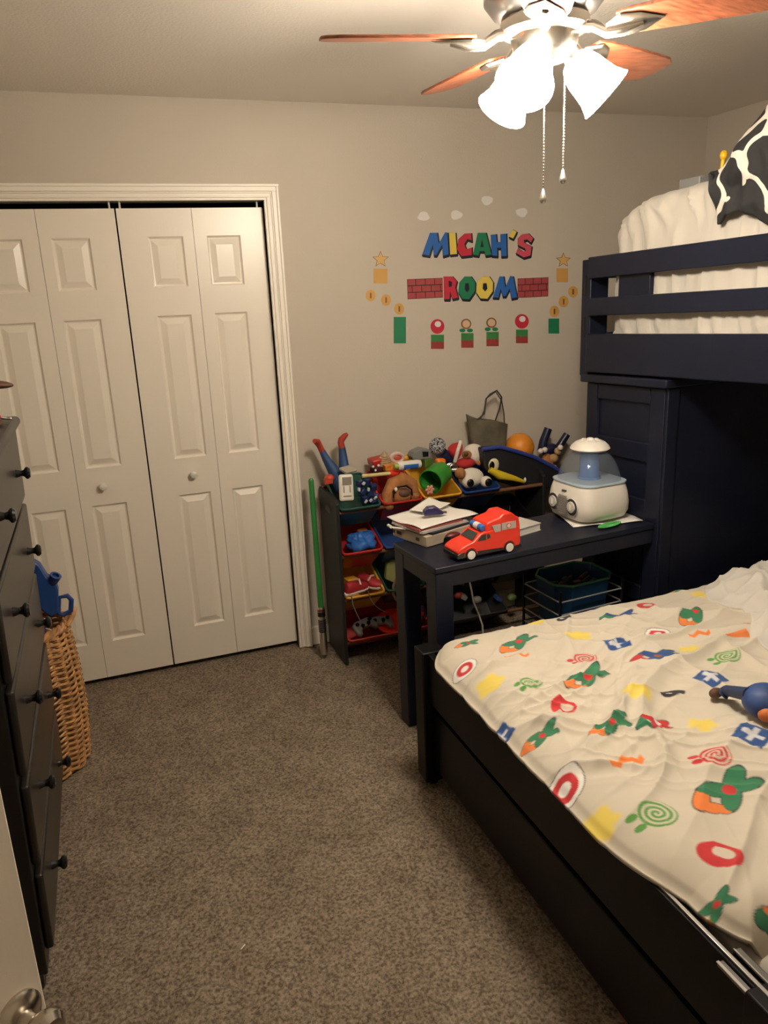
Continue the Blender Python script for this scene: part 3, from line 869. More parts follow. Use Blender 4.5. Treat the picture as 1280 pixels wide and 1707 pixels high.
simple('black_carton', m, DGREY, 'dark grey lidded carton on floor beside wire rack', 'box', bevel=.004)
cb = MB().tube([pix(u, v, y=-1.05) for u, v in ((781, 962), (786, 985), (789, 1003), (797, 1022), (804, 1042))] + [pix(806, 1100, y=-1.02), (.42, -.98, .01), (.45, -.9, .006)], .0035, 8)
simple('power_cord', cb, PAPER, 'white power cord hanging down behind desk apron', 'cord')

# ================================================================== toy organiser shelf
SX0, SX1, SY0, SY1 = .150, 1.195, -.285, -.018
sh = thing('toy_shelf', 'dark toy organiser shelf with slanted plastic bins against back wall', 'shelf', ((SX0 + SX1) / 2, -.15, 0))
PNL = mat('charcoal_panel', (.014, .0145, .0145), .5)
for x in (SX0, SX1):
    m = MB().prism([(x, SY0, 0), (x, SY1, 0), (x, SY1, .80), (x, SY0 + .04, .80), (x, SY0, .775)], (.016, 0, 0))
    pn = m.build('side_panel', PNL, sh, bevel=.002)
    if x == SX0:
        MB().prism([(x - .001, -.20, .735), (x - .001, -.16, .745), (x - .001, -.115, .735), (x - .001, -.115, .715), (x - .001, -.20, .708)], (.0012, 0, 0)).build('hand_hole', BLACKP, pn)
TIER = [.750, .543, .333, .120]
for z in TIER:
    MB().tube([(SX0 + .008, SY0 + .012, z - .018), (SX1 + .008, SY0 + .012, z - .018)], .009, 10).build('dowel', DOWEL, sh)
    MB().tube([(SX0 + .008, SY1 - .02, z + .05), (SX1 + .008, SY1 - .02, z + .05)], .009, 10).build('dowel', DOWEL, sh)


def bin_(x0, x1, zl, mt, label, big=False, dep=.11):
    b = thing('plastic_bin', label, 'bin', ((x0 + x1) / 2, (SY0 + SY1) / 2, zl - dep), None, 'plastic bins in the toy shelf')
    yf, yb = SY0 - .012, SY1 - .025
    zf, zb = zl, zl + .095
    t = .004; tp = .014
    def ring(ins, fz, bz, dy=0):
        return [(x0 + ins, yf + ins + dy, fz), (x1 - ins, yf + ins + dy, fz), (x1 - ins, yb - ins, bz), (x0 + ins, yb - ins, bz)]
    rings = [ring(tp + .006, zf - dep, zb - dep - .0, .10), ring(0, zf, zb), ring(t, zf, zb), ring(tp + t + .006, zf - dep + t, zb - dep + t, .10)]
    vs = [q for r in rings for q in r]; fs = []
    for i in range(3):
        for k in range(4): fs.append((i * 4 + k, i * 4 + (k + 1) % 4, i * 4 + 4 + (k + 1) % 4, i * 4 + 4 + k))
    fs += [(3, 2, 1, 0), (12, 13, 14, 15)]
    MB().add(vs, fs).build('tub', mt, b, bevel=.003, sharp=25)
    r = .02
    pts = []
    for (cx, cy, a0) in ((x0 + r, yf + r, PI), (x1 - r, yf + r, 1.5 * PI), (x1 - r, yb - r, 0), (x0 + r, yb - r, .5 * PI)):
        for j in range(5):
            a = a0 + j * PI / 8
            y = cy + r * math.sin(a); f_ = (y - yf) / (yb - yf)
            pts.append((cx + r * math.cos(a), y, zf + (zb - zf) * f_))
    MB().tube(pts, .0055, 8, closed=True).build('rim', mt, b)
    return b


BW = .187
BINVOID = mat('bin_void_black', (.006, .006, .007), .4)  # for bins added to fill the dark void below the top row
bx0 = SX0 + .020
ordn = ['leftmost', 'second from left', 'third from left', 'fourth from left', 'rightmost']
tiers = [[('dark green', GRNP), ('red', REDP), ('yellow', YELP), ('blue', BLUP)],
         [('red', REDP), ('blue', BLUP), ('added dark', BINVOID), ('added dark', BINVOID), ('added dark', BINVOID)],  # last three are added bins, black so the void stays dark
         [('yellow', YELP), ('dark green', GRNP), ('added dark', BINVOID), ('added dark', BINVOID), ('added dark', BINVOID)]]  # same here: the last three are added in black
tn = ['top row', 'second row', 'third row']
for ti, row in enumerate(tiers):
    for k, (cn, mt) in enumerate(row):
        bin_(bx0 + k * .2005, bx0 + k * .2005 + BW, TIER[ti], mt, '%s plastic bin, %s in the %s of the toy shelf' % (cn, ordn[k], tn[ti]))
bin_(bx0, bx0 + .41, TIER[3], REDP, 'wide red plastic bin at bottom left of the toy shelf', dep=.085)
bin_(bx0 + .425, bx0 + .83, TIER[3], mat('bin_grey', (.03, .031, .034), .4), 'wide dark grey plastic bin in bottom row of the toy shelf', dep=.085)

# ---------------------------------------------------------------- toys on the shelf
def B(u, v, y): return pix(u, v, y=y)
def tubepx(m, pts, rad, y, seg=10):
    return m.tube([B(u, v, y) for u, v in pts], rad, seg)

# doll upside down in the green bin: blue trousers, red boots
dl = thing('toy_doll', 'upside down toy doll with blue trousers and red boots in green bin', 'doll', B(570, 815, -.14))
m = MB()
m.tube([B(572, 815, -.14), B(563, 795, -.13), B(553, 780, -.12), B(543, 764, -.11), B(537, 752, -.10)], [.04, .034, .025, .018, .014], 14)
m.tube([B(576, 815, -.14), B(575, 795, -.14), B(573, 775, -.13), B(571, 755, -.12), B(570, 745, -.12)], [.036, .03, .023, .018, .015], 14)
m.ell(B(572, 806, -.14), (.045, .035, .045))
m.build('trousers', mat('denim_blue', (.02, .055, .16), .6), dl)
RB = mat('boot_red', (.38, .045, .025), .6)
MB().tube([B(537.5, 753, -.10), B(532, 742, -.10), B(529, 737, -.105), B(524, 735, -.125)], [.0145, .014, .016, .010], 12).build('boot', RB, dl)
MB().tube([B(570, 746, -.12), B(568, 738, -.12), B(569, 733, -.12), B(575, 726, -.13), B(579, 723, -.135)], [.0155, .015, .0155, .012, .007], 12).build('boot', RB, dl)

# white toy vehicle shell on its end
wt = thing('toy_boat', 'white toy boat hull standing upright in the dark green bin', 'toy', B(577, 836, -.285))
cM = B(577, 813, -.285)
MBx = T(*cM) @ Ry(math.radians(4)) @ Rx(math.radians(-12))
m = MB().cbox((0, 0, 0), (.066, .022, .118)); m.v = [MBx @ p for p in m.v]
m.build('hull', WHITEP, wt, bevel=.012, bseg=3)
m = MB()
m.box((-.02, -.0125, .012), (.022, -.0105, .046)).box((-.018, -.0125, -.040), (.018, -.0105, -.034)).box((-.016, -.0125, -.022), (-.012, -.0105, .008)).box((.012, -.0125, -.022), (.016, -.0105, .008))
m.v = [MBx @ p for p in m.v]
m.build('deck_marks', mat('khaki_grey', (.20, .18, .14), .5), wt)
m = MB().cbox((0, 0, 0), (.070, .05, .012), Rz(.5) @ Rx(.35)); m.v = [p + B(580, 783, -.19) for p in m.v]
simple('remote_control', m, mat('beige_plastic', (.40, .36, .28), .5), 'beige remote control lying on dark green bin toys', 'remote', bevel=.003)
m = MB().ell(B(549, 797, -.20), (.022, .02, .018)).cbox(B(547, 802, -.21), (.035, .025, .02))
simple('toy_truck', m, mat('truck_red', (.5, .06, .03), .35), 'red orange toy truck at left end of the green bin', 'toy')
# blue robot
rb = thing('toy_robot', 'dark blue and white toy robot lying in the green bin', 'toy', B(612, 838, -.26))
m = MB()
rr = random.Random(4)
spots = [(600, 806), (612, 803), (622, 812), (604, 820), (616, 822), (626, 828), (608, 832), (620, 836)]
for i, (u, v) in enumerate(spots): m.cbox(B(u, v, -.23 - .003 * i), (.03, .026, .028), Rz(rr.random() * 2) @ Rx(rr.random()))
m.build('robot_armour', mat('robot_blue', (.012, .025, .10), .3), rb, bevel=.003)
for i, (u, v) in enumerate(((606, 806), (614, 816), (626, 830), (618, 834), (598, 816), (610, 836))): MB().cbox(B(u, v, -.255 - .004 * i), (.014, .01, .016), Rz(rr.random() * 2) @ Rx(rr.random())).build('robot_plate', mat('robot_white', (.55, .57, .62), .3), rb, bevel=.002)
m = MB(); tubepx(m, [(603, 794), (650, 789)], .0085, -.22); o = thing('toy_baton', 'cream toy baton with red tip across shelf bins', 'toy', B(628, 794, -.22))
m.build('stick', mat('cream_yellow', (.62, .52, .24), .4), o); tubepx(MB(), [(650, 789), (654, 789), (664, 787)], [.014, .016, .010], -.22).build('tip', BRED, o)
# row of things along the back of the top
m = MB().cbox(B(627, 783, -.17), (.045, .05, .03), Rz(.3)); o = thing('toy_car', 'small black and red toy car with white spots on shelf', 'toy car', B(627, 790, -.17)); m.build('car_body', mat('toy_maroon', (.07, .012, .015), .35), o, bevel=.006)
m = MB()
for u, v in ((622, 778), (626, 784), (631, 776)): m.ell(B(u, v, -.197), (.006, .003, .006), seg=8, rings=6)
m.build('white_spots', PAPER, o)
m = MB().cbox(B(629, 768, -.10), (.075, .08, .03), Ry(-.12)); simple('red_tray', m, REDP, 'red plastic tray behind the ribbed shell toy', 'tray', bevel=.006)
prof = []
for k in range(19):
    z = .075 * k / 18; r_ = (.030 * (1 - (k / 18) ** 2.2) + .004) * (1 + .10 * (1 if k % 2 else -1))
    prof.append((r_, z))
m = MB().lathe(prof, 22, along(B(641, 778, -.12), (.0, -.1, 1)))
simple('shell_toy', m, mat('shell_tan', (.42, .30, .18), .5, var=.3, vscale=60), 'tan ribbed spiral shell toy at the back of the shelf', 'toy', sharp=60)
m = MB().cbox(B(650, 779, -.19), (.06, .035, .032), Rz(.1)); simple('toy_block', m, mat('amber_orange', (.65, .22, .03), .4, var=.5, vscale=30), 'orange and yellow toy block left of the glue bottle', 'toy', bevel=.005)
m = MB().tube([B(662 + 10 * math.cos(a), 763 + 7.5 * math.sin(a), -.13) for a in [2 * PI * k / 20 for k in range(20)]], .008, 8, closed=True)
o = thing('toy_ring', 'pink white oval ring toy behind the glue bottle', 'toy', B(662, 770, -.13)); m.build('ring', mat('pink_white', (.72, .50, .44), .4), o)
MB().ell(B(663, 763, -.125), (.020, .006, .014)).build('ring_fill', mat('coral', (.62, .10, .06), .4), o)
m = MB().cbox(B(681, 762, -.09), (.045, .04, .022), Ry(-.2)).ell(B(676, 764, -.10), (.015, .015, .013)); simple('yellow_duckling', m, YELP, 'yellow toy piece left of the grey toy vehicle', 'toy', bevel=.004)
o = thing('toy_vehicle', 'grey blocky toy vehicle with dark window on shelf', 'toy car', B(703, 768, -.13))
MB().prism([B(u, v, -.16) for u, v in ((686, 762), (690, 754), (704, 748), (718, 750), (719, 764), (690, 768))], (0, .06, 0)).build('cab', GREYP, o, bevel=.003)
MB().prism([B(u, v, -.1615) for u, v in ((704, 753), (714, 753), (714, 761), (705, 762))], (0, .002, 0)).build('window', BLACKP, o)
# glue bottle
o = thing('glue_bottle', 'white bottle with blue label lying across the bins', 'bottle', B(682, 784, -.24))
a_, b_ = B(663, 777, -.245), B(702, 773, -.24)
d_ = b_ - a_; ln = d_.length
MB().lathe([(.0, 0), (.014, .001), (.019, .006), (.0205, .02), (.0205, ln - .02), (.017, ln - .005), (.0, ln)], 24, along(a_, d_)).build('bottle_body', WHITEP, o)
Ma = along(a_, d_)
MB().lathe([(.0209, .022), (.0209, ln - .022)], 16, Ma, a0=PI * .9, a1=PI * 1.7).build('label', BBLU, o)
lab = MB().lathe([(.0212, .035), (.0212, .055)], 8, Ma, a0=PI * 1.2, a1=PI * 1.42); lab.build('label_print', PAPER, o)
MB().lathe([(.012, -.018), (.015, 0)], 16, Ma).build('bottle_cap', mat('cap_green', (.35, .42, .10), .4), o)
# brown horse plush in the red bin
o = thing('plush_horse', 'orange brown plush horse with dark bridle in the red bin', 'plush toy', B(660, 850, -.27))
m = MB().tube([B(645, 846, -.27), B(647, 825, -.26), B(655, 808, -.25), B(672, 800, -.24), B(686, 806, -.24), B(690, 825, -.25)], [.022, .03, .034, .034, .03, .024], 16)
m.ell(B(648, 843, -.272), .024).ell(B(690, 826, -.252), .026)
m.tube([B(668, 800, -.24), B(670, 788, -.23)], [.018, .010], 10)
m.ell(B(668, 824, -.255), (.058, .034, .046))
m.build('horse_body', BROWNF, o)
m = MB().ell(B(673, 822, -.275), (.034, .02, .022)); m.build('saddle', DBROWN, o)
MB().tube([B(u, v, -.295) for u, v in ((656, 830), (656, 818), (663, 812), (677, 810), (686, 816), (687, 826))], .004, 8).build('strap', BLACKP, o)
MB().ell(B(660, 816, -.297), (.008, .004, .010)).build('blaze', PAPER, o)
# green beaker on its side in the yellow bin
o = thing('toy_beaker', 'green plastic tube lying open toward the room in yellow bin', 'toy', B(728, 824, -.24))
a_ = B(718, 803, -.275); b_ = a_ + Vector((.085, .072, .018))
d_ = b_ - a_; ln = d_.length; R_ = .056
MB().lathe([(R_, 0), (R_, ln), (0, ln), (0, ln - .004), (R_ - .004, ln - .004), (R_ - .004, .0)], 30, along(a_, d_), cap=False).build('tube', LGRN, o)
m = MB().lathe([(R_ - .002, -.003), (R_ + .003, -.002), (R_ + .003, .004), (R_ - .002, .004)], 30, along(a_, d_), cap=False); m.build('tube_rim', LGRN, o)
o = thing('paper_flower', 'pink paper flower inside the green tube', 'flower', B(714, 822, -.30))
for k in range(6):
    a = k * PI / 3; c = B(716, 816, -.285)
    MB().ell(c + Vector((.014 * math.cos(a), -.004, .014 * math.sin(a))), (.010, .004, .007), Ry(-a), seg=8, rings=6).build('petal', PINK, o)
MB().ell(B(716, 816, -.292), (.006, .004, .006), seg=8, rings=6).build('centre', YELP, o)
m = MB().cbox(B(711, 771, -.15), (.042, .04, .04), Rz(.2)); simple('green_block', m, mat('moss_green', (.07, .14, .02), .5), 'moss green toy block under the grey toy vehicle', 'toy', bevel=.004)
o = thing('toy_duck', 'orange and yellow toy duck above the green tube', 'toy', B(736, 790, -.20))
MB().cbox(B(734, 770, -.20), (.046, .035, .034), Ry(.1)).build('duck_body', ORNG, o, bevel=.010, bseg=3)
MB().ell(B(738, 783, -.21), (.024, .018, .013), Ry(.3)).build('duck_bill', BYEL, o)
o = thing('spiky_ball_toy', 'navy toy with black and white patterned round head', 'toy', B(738, 780, -.13))
MB().tube([B(735, 755, -.13), B(746, 765, -.12), B(752, 782, -.12)], [.03, .032, .03], 12).build('toy_body', NAVYP, o)
MB().ell(B(729, 744, -.14), (.042, .03, .042), seg=22, rings=14).build('head', noise_mat('web_black', (.012, .012, .018), (.5, .5, .52), .10, 34), o)
o = thing('toy_clips', 'tangle of small silver clips beside the green tube', 'toy', B(755, 785, -.19))
m = MB()
for k in range(6): m.tube([B(750 + 6 * math.cos(a) + 3 * (k % 3), 778 + 6 * math.sin(a) + 2 * (k % 2), -.20 - .003 * k) for a in [2 * PI * j / 12 for j in range(12)]], .002, 6, closed=True)
m.build('clip_rings', SILVER, o)
# santa style dog
o = thing('plush_bear', 'brown and white plush dog in red santa outfit on toy heap', 'plush toy', B(778, 780, -.15))
MB().ell(B(789, 757, -.15), (.055, .05, .050)).build('head', WHITEF, o)
MB().ell(B(778, 758, -.185), (.024, .022, .020)).ell(B(800, 770, -.185), (.024, .018, .018)).build('brown_patch', BROWNF, o)
MB().ell(B(776, 772, -.18), (.05, .035, .026)).build('red_shirt', REDF, o)
MB().lathe([(.045, 0), (.040, .012), (.028, .035), (.010, .05), (0, .053)], 20, along(B(763, 752, -.14), (-.95, 0, .35))).build('hat', REDF, o)
MB().tube([B(768, 736, -.15), B(763, 752, -.185), B(758, 770, -.17)], .009, 10).build('hat_trim', WHITEF, o)
MB().ell(B(777, 757, -.206), (.012, .008, .010)).build('nose', DBROWN, o)
# lower plush dog
o = thing('plush_dog', 'white plush dog with black soles in the blue bin', 'plush toy', B(788, 816, -.25))
MB().ell(B(785, 796, -.24), (.062, .05, .046)).build('dog_body', WHITEF, o)
MB().ell(B(767, 789, -.262), (.026, .028, .026)).build('dog_patch', BROWNF, o)
for (u, v) in ((780, 804), (810, 803)):
    q = B(u, v, -.285)
    pw = MB().ell(q, (.028, .026, .027)).build('paw', WHITEF, o)
    MB().ell(q + Vector((.002, -.022, .001)), (.018, .008, .019)).build('paw_sole', BLACKP, pw)
# tote bag
o = thing('tote_bag', 'olive brown canvas tote bag with dark straps behind toys', 'bag', B(812, 748, -.09))
def bag(u, v):
    t = u * 2 * PI
    top = v
    hw_ = .082 + .030 * top; hd_ = .032 * (1 - .35 * top) + .008
    c = B(812, 748, -.09)
    x = c.x + hw_ * math.copysign(abs(math.cos(t)) ** .6, math.cos(t)); y = c.y + hd_ * math.copysign(abs(math.sin(t)) ** .8, math.sin(t))
    z = c.z - .04 + (.185 + .035 * math.cos(t) * -1) * top
    n = mnoise.noise(Vector((x * 14, z * 10, y * 10)))
    return Vector((x + .006 * n, y + .012 * n - .02 * (1 - top), z))
ob = MB().grid(bag, 48, 20).build('bag_body', OLIVE, o, sharp=80)
md = ob.modifiers.new('thick', 'SOLIDIFY'); md.thickness = .003
ST = mat('strap_black', (.018, .014, .012), .5)
MB().tube([B(u, v, -.115) for u, v in ((795, 700), (807, 690), (810, 665), (817, 657), (828, 651), (836, 662), (833, 680), (822, 711))], .0042, 8).build('strap', ST, o)
MB().tube([B(u, v, -.07) for u, v in ((800, 700), (808, 683), (811, 664), (826, 653), (836, 668), (840, 690), (841, 708))], .003, 8).build('strap', ST, o)
# orange ball
q = B(866, 746, -.098)
m = MB().ell(q, .072, seg=32, rings=20); simple('orange_ball', m, ORBALL, 'orange rubber ball on top of the toy shelf', 'ball')
# bird shaped toy: black body with blue rim, round eye and yellow beak
o = thing('bird_toy_box', 'black bird shaped toy with blue rim, round eye and yellow beak', 'toy', B(870, 806, -.22))
out = [(805, 748), (832, 745), (860, 753), (890, 762), (922, 778), (948, 796), (953, 812), (905, 815), (860, 813), (822, 800), (808, 780)]
MB().prism([B(u, v, -.245) for u, v in out], (0, .06, 0)).build('bird_body', mat('bird_black', (.012, .012, .016), .55), o, bevel=.008, bseg=3)
rim = [(804, 749), (832, 745), (862, 753), (890, 762), (922, 778), (949, 797)]
m = MB().tube([B(u, v, -.247) for u, v in rim], .010, 8).tube([B(u, v, -.188) for u, v in rim], .009, 8); m.build('rim', mat('rim_blue', (.03, .05, .26), .4), o)
MB().ell(B(823, 775, -.250), (.028, .010, .032)).build('eye', mat('eye_cream', (.75, .66, .45), .4), o)
MB().ell(B(820, 776, -.259), (.014, .005, .020)).build('pupil', BLACKP, o)
MB().tube([B(816, 783, -.262), B(832, 792, -.27), B(855, 797, -.275), B(874, 803, -.28)], [.014, .022, .014, .007], 12).build('beak', mat('beak_yellow', (.62, .46, .02), .4), o)
MB().ell(B(875, 800, -.285), (.006, .006, .012)).build('beak_tip', PAPER, o)
# dark boots doll and brown plush on the right
o = thing('toy_boots_doll', 'toy figure with two dark navy boots pointing up at shelf end', 'doll', B(915, 765, -.10))
MB().tube([B(903, 752, -.10), B(906, 735, -.10), B(914, 714, -.10)], [.024, .022, .020], 12).tube([B(925, 756, -.10), B(936, 738, -.10), B(945, 724, -.10)], [.022, .019, .018], 12).ell(B(916, 750, -.10), (.05, .03, .034)).build('boots', NAVYP, o)
o = thing('plush_puppy', 'brown and white beaded plush puppy beside the humidifier dome', 'plush toy', B(920, 790, -.14))
MB().ell(B(912, 770, -.15), (.032, .03, .042)).build('puppy_body', BROWNF, o)
MB().ell(B(922, 764, -.165), (.026, .022, .022)).ell(B(930, 752, -.16), (.020, .018, .02)).build('puppy_head', mat('tan_plush', (.45, .28, .13), .95), o)
for u, v in ((901, 752), (908, 750), (934, 746), (915, 776), (920, 784), (924, 780)): MB().ell(B(u, v, -.185), .014, seg=10, rings=8).build('tuft', WHITEF, o)

# second row contents
def cloth(c, r, amp, sc, seedv, seg=36, rings=20):
    m = MB().ell((0, 0, 0), r, seg=seg, rings=rings)
    for p in m.v:
        n = mnoise.noise(Vector((p.x * sc + seedv, p.y * sc, p.z * sc))); n2 = abs(mnoise.noise(Vector((p.x * sc * 2.2 + seedv, p.y * sc * 2.2, p.z * sc * 2.2))))
        k = 1 + amp * n + amp * .7 * n2
        p *= k
    m.v = [p + Vector(c) for p in m.v]
    return m
simple('blue_cloth', cloth(B(600, 903, -.22), (.062, .055, .045), .5, 22, 1.0), BBLU, 'crumpled blue cloth in the second row red bin', 'cloth', sharp=60)
m = MB().cbox(B(604, 886, -.14), (.05, .03, .02), Rz(.4) @ Rx(.5)); simple('orange_toy', m, mat('dull_orange', (.45, .17, .05), .5), 'orange toy piece behind the blue cloth', 'toy', bevel=.004)
# third row: sneakers
def shoe(c, a, label):
    M = T(*c) @ Rz(a) @ Rx(.25)
    o = thing('child_shoe', label, 'shoe', c, None, 'shoes in the yellow bin')
    m = MB(); vs = []; fs = []
    prof = [(-.065, .022, .012), (-.055, .026, .045), (-.03, .027, .05), (.0, .027, .04), (.03, .029, .028), (.055, .024, .022), (.068, .010, .014)]
    for x, w_, h_ in prof:
        for k in range(10):
            q = PI * k / 9
            vs.append(M @ Vector((x, w_ * math.cos(q), .008 + h_ * math.sin(q) ** .7)))
    for i in range(6):
        for k in range(9): fs.append((i * 10 + k, i * 10 + k + 1, i * 10 + 11 + k, i * 10 + 10 + k))
        fs.append((i * 10 + 9, i * 10, i * 10 + 10, i * 10 + 19))
    fs += [tuple(range(10)), tuple(range(60, 70))]
    m.add(vs, fs).build('upper', mat('shoe_red', (.35, .02, .025), .5), o)
    s = MB(); s.prism([M @ Vector(p) for p in ((-.07, -.026, 0), (.03, -.031, 0), (.06, -.024, 0), (.072, 0, 0), (.06, .024, 0), (.03, .031, 0), (-.07, .026, 0))], M.to_3x3() @ Vector((0, 0, .012))).build('sole', PAPER, o, bevel=.003)
    t = MB().tube([M @ Vector((.01, -.024, .04)), M @ Vector((.015, 0, .055)), M @ Vector((.01, .024, .04))], .005, 8); t.build('stripe', mat('stripe_pink', (.7, .45, .42), .5), o)
    return o
shoe(B(592, 984, -.25), .3, 'red and white shoe at front left of the yellow bin')
shoe(B(618, 975, -.19), -1.0, 'red and white shoe leaning at back of the yellow bin')
m = MB().cbox(B(585, 968, -.17), (.055, .05, .03), Rz(.2)); simple('yellow_block', m, YELP, 'yellow block behind the shoes in third row bin', 'toy', bevel=.005)
m = MB().prism([B(u, v, -.20) for u, v in ((645, 940), (656, 932), (668, 940), (658, 972), (643, 966))], (0, .03, 0)); simple('pale_toy', m, mat('pale_yellow_green', (.30, .30, .10), .6), 'pale yellow green toy in the third row dark green bin', 'toy', bevel=.004)
m = MB().tube([B(u, v, -.29) for u, v in ((662, 962), (656, 975), (655, 990), (660, 1000))], .006, 8); simple('brown_rope', m, mat('rope_tan', (.32, .18, .11), .8), 'tan rope hanging from third row bin', 'rope')
m = MB()
for k in range(3): m.cbox(B(695 + k, 966 + k * 6, -.23), (.06, .03, .007), Ry(-.1))
o = simple('green_striped_toy', m, mat('neon_green', (.16, .42, .10), .5), 'bright green slatted toy seen between desk legs', 'toy')
# game controllers in bottom bin
def controller(c, a, tilt, label):
    M = T(*c) @ Rz(a) @ Rx(tilt)
    o = thing('game_controller', label, 'controller', c, None, 'game controllers in the red bin')
    m = MB().prism([M @ Vector(p) for p in ((-.07, -.035, 0), (-.05, -.045, 0), (-.03, -.015, 0), (.03, -.015, 0), (.05, -.045, 0), (.07, -.035, 0), (.062, .02, 0), (.04, .032, 0), (-.04, .032, 0), (-.062, .02, 0))], M.to_3x3() @ Vector((0, 0, .025)))
    m.build('shell', mat('controller_grey', (.17, .17, .16), .4), o, bevel=.008, bseg=3)
    for x, y in ((-.042, .01), (.042, .01), (-.02, -.006), (.02, -.006)): MB().lathe([(.009, .02), (.009, .034), (0, .035)], 12, M @ T(x, y, 0)).build('stick', BLACKP, o)
    return o
controller(B(605, 1046, -.24), .5, .5, 'grey game controller at left front of wide red bin')
controller(B(632, 1040, -.20), -.3, .3, 'grey game controller lying second from left in wide red bin')
simple('controller_cable', MB().tube([B(u, v, -.305) for u, v in ((586, 993), (588, 1008), (594, 1022), (600, 1034))], .0028, 6), GREYP, 'grey cable hanging from yellow bin to controllers', 'cable')
simple('thin_cable', MB().tube([B(u, v, -.305) for u, v in ((613, 985), (620, 1003), (630, 1014), (642, 1020))], .002, 6), GREYP, 'thin dark cable draped right of the grey cable', 'cable')
simple('red_bowl', MB().lathe([(.0, .0), (.045, .002), (.075, .035), (.078, .05), (.072, .05), (.068, .036), (.0, .008)], 28, along(B(655, 1046, -.21), (-.2, -.35, .9))), BRED, 'shiny red plastic bowl in wide red bin', 'bowl')
m = MB().cbox(B(695, 1028, -.22), (.012, .1, .09), Ry(.3)); simple('red_book', m, mat('book_red', (.30, .02, .025), .5), 'thin red toy panel leaning in bottom bin between desk legs', 'toy', bevel=.002)
m = MB().tube([B(702, 1010, -.24), B(712, 1040, -.24)], .008, 8); simple('purple_stick', m, mat('dull_purple', (.10, .05, .16), .5), 'purple stick leaning beside thin red toy panel', 'toy')
rr = random.Random(11)
cl_ = [mat('m_red', (.25, .03, .02), .5), mat('m_grey', (.22, .21, .20), .5), mat('m_blue', (.03, .06, .2), .5), mat('m_orange', (.30, .10, .03), .5), mat('m_green', (.10, .16, .05), .5)]
cn_ = ['red', 'grey', 'blue', 'orange', 'green']
hid = [(772, 994, 'grey toy block', 1), (795, 1000, 'grey rounded toy', 1), (765, 972, 'orange brown toy', 3), (764, 992, 'red rounded toy', 0), (830, 997, 'blue toy block', 2), (853, 996, 'green rounded toy', 4)]
for k, (u, v, c, ci) in enumerate(hid):
    p = B(u, v, -.20 - .01 * (k % 3))
    m = MB()
    if k % 2: m.ell(p, (.026, .02, .02), seg=12, rings=8)
    else: m.cbox(p, (.05, .03, .022), Rz(rr.random() * 3) @ Rx(rr.random()))
    simple('mixed_toy', m, cl_[ci], '%s in the low bins seen under the desk top' % c, 'toy', 'toys in low bins seen under the desk', bevel=.003)

# green light sword leaning beside the shelf
o = thing('toy_sword', 'green toy light sword with silver hilt leaning by closet trim', 'toy', pix(542, 1096, z=.0))
a_ = pix(541, 1092, y=-.165); a_.z = .018; b_ = pix(518, 797, y=-.10)
d_ = (b_ - a_); ln = d_.length; M = along(a_, d_)
hl = .235
MB().lathe([(.0, hl), (.0135, hl), (.0125, ln - .012), (.008, ln - .002), (0, ln)], 20, M).build('blade', mat('sword_green', (.03, .20, .045), .25, spec=.6), o)
MB().lathe([(.0, 0), (.016, 0), (.018, .005), (.018, .10), (.016, .105), (.016, .20), (.018, .205), (.018, .225), (.015, hl)], 20, M).build('hilt', SILVER, o)
m = MB()
for k in range(7): m.lathe([(.0165, .112 + k * .009), (.0185, .114 + k * .009), (.0185, .117 + k * .009), (.0165, .119 + k * .009)], 20, M)
m.build('grip_rings', BLACKP, o)
MB().lathe([(.0187, .19), (.0187, .212)], 20, M).build('hilt_band', BLACKP, o)
MB().lathe([(.0186, .214), (.0186, .226)], 20, M).build('copper_band', mat('copper', (.45, .17, .08), .35, 1.0), o)

# ================================================================== lower bed
bd = thing('trundle_bed', 'black wooden full bed with trundle rail and corner post', 'bed', (.9, -1.95, 0))
BX0, BX1, BY0, BY1 = .128, 2.08, -1.225, -2.74
BK = mat('bed_black', (.003, .003, .0038), .45, spec=.2, bump=.06, bscale=60)
MB().box((BX0 - .008, BY0 - .075, .03), (BX0 + .075, BY0, .520)).build('post', BK, bd, bevel=.005)
MB().box((BX0 - .008, BY1, .03), (BX0 + .075, BY1 + .075, .520)).build('post', BK, bd, bevel=.005)
for x, y in ((BX0 + .03, BY0 - .04), (BX0 + .03, BY1 + .04)):
    MB().lathe([(.012, -.012), (.022, -.010), (.022, .010), (.012, .012)], 18, along((x, y, .0225), (1, 0, 0))).build('caster', BLACKP, bd)
MB().box((BX0 + .012, BY1 + .07, .340), (BX0 + .034, BY0 - .07, .516)).build('side_rail', BK, bd, bevel=.003)
MB().box((BX0 + .030, BY1 + .07, .075), (BX0 + .052, BY0 - .07, .295)).build('trundle_rail', BK, bd, bevel=.003)
MB().box((BX0 + .07, BY0 - .03, .30), (BX1, BY0 - .008, .50)).build('end_rail', BK, bd, bevel=.003)
MB().box((BX0 + .07, BY1 + .008, .30), (BX1, BY1 + .03, .50)).build('end_rail', BK, bd, bevel=.003)
MB().box((BX1 - .03, BY1, .02), (BX1, BY0, .70)).build('head_board', BK, bd, bevel=.004)
MB().box((BX0 + .05, BY1 + .03, .335), (BX1 - .03, BY0 - .03, .352)).build('slat_base', BK, bd)
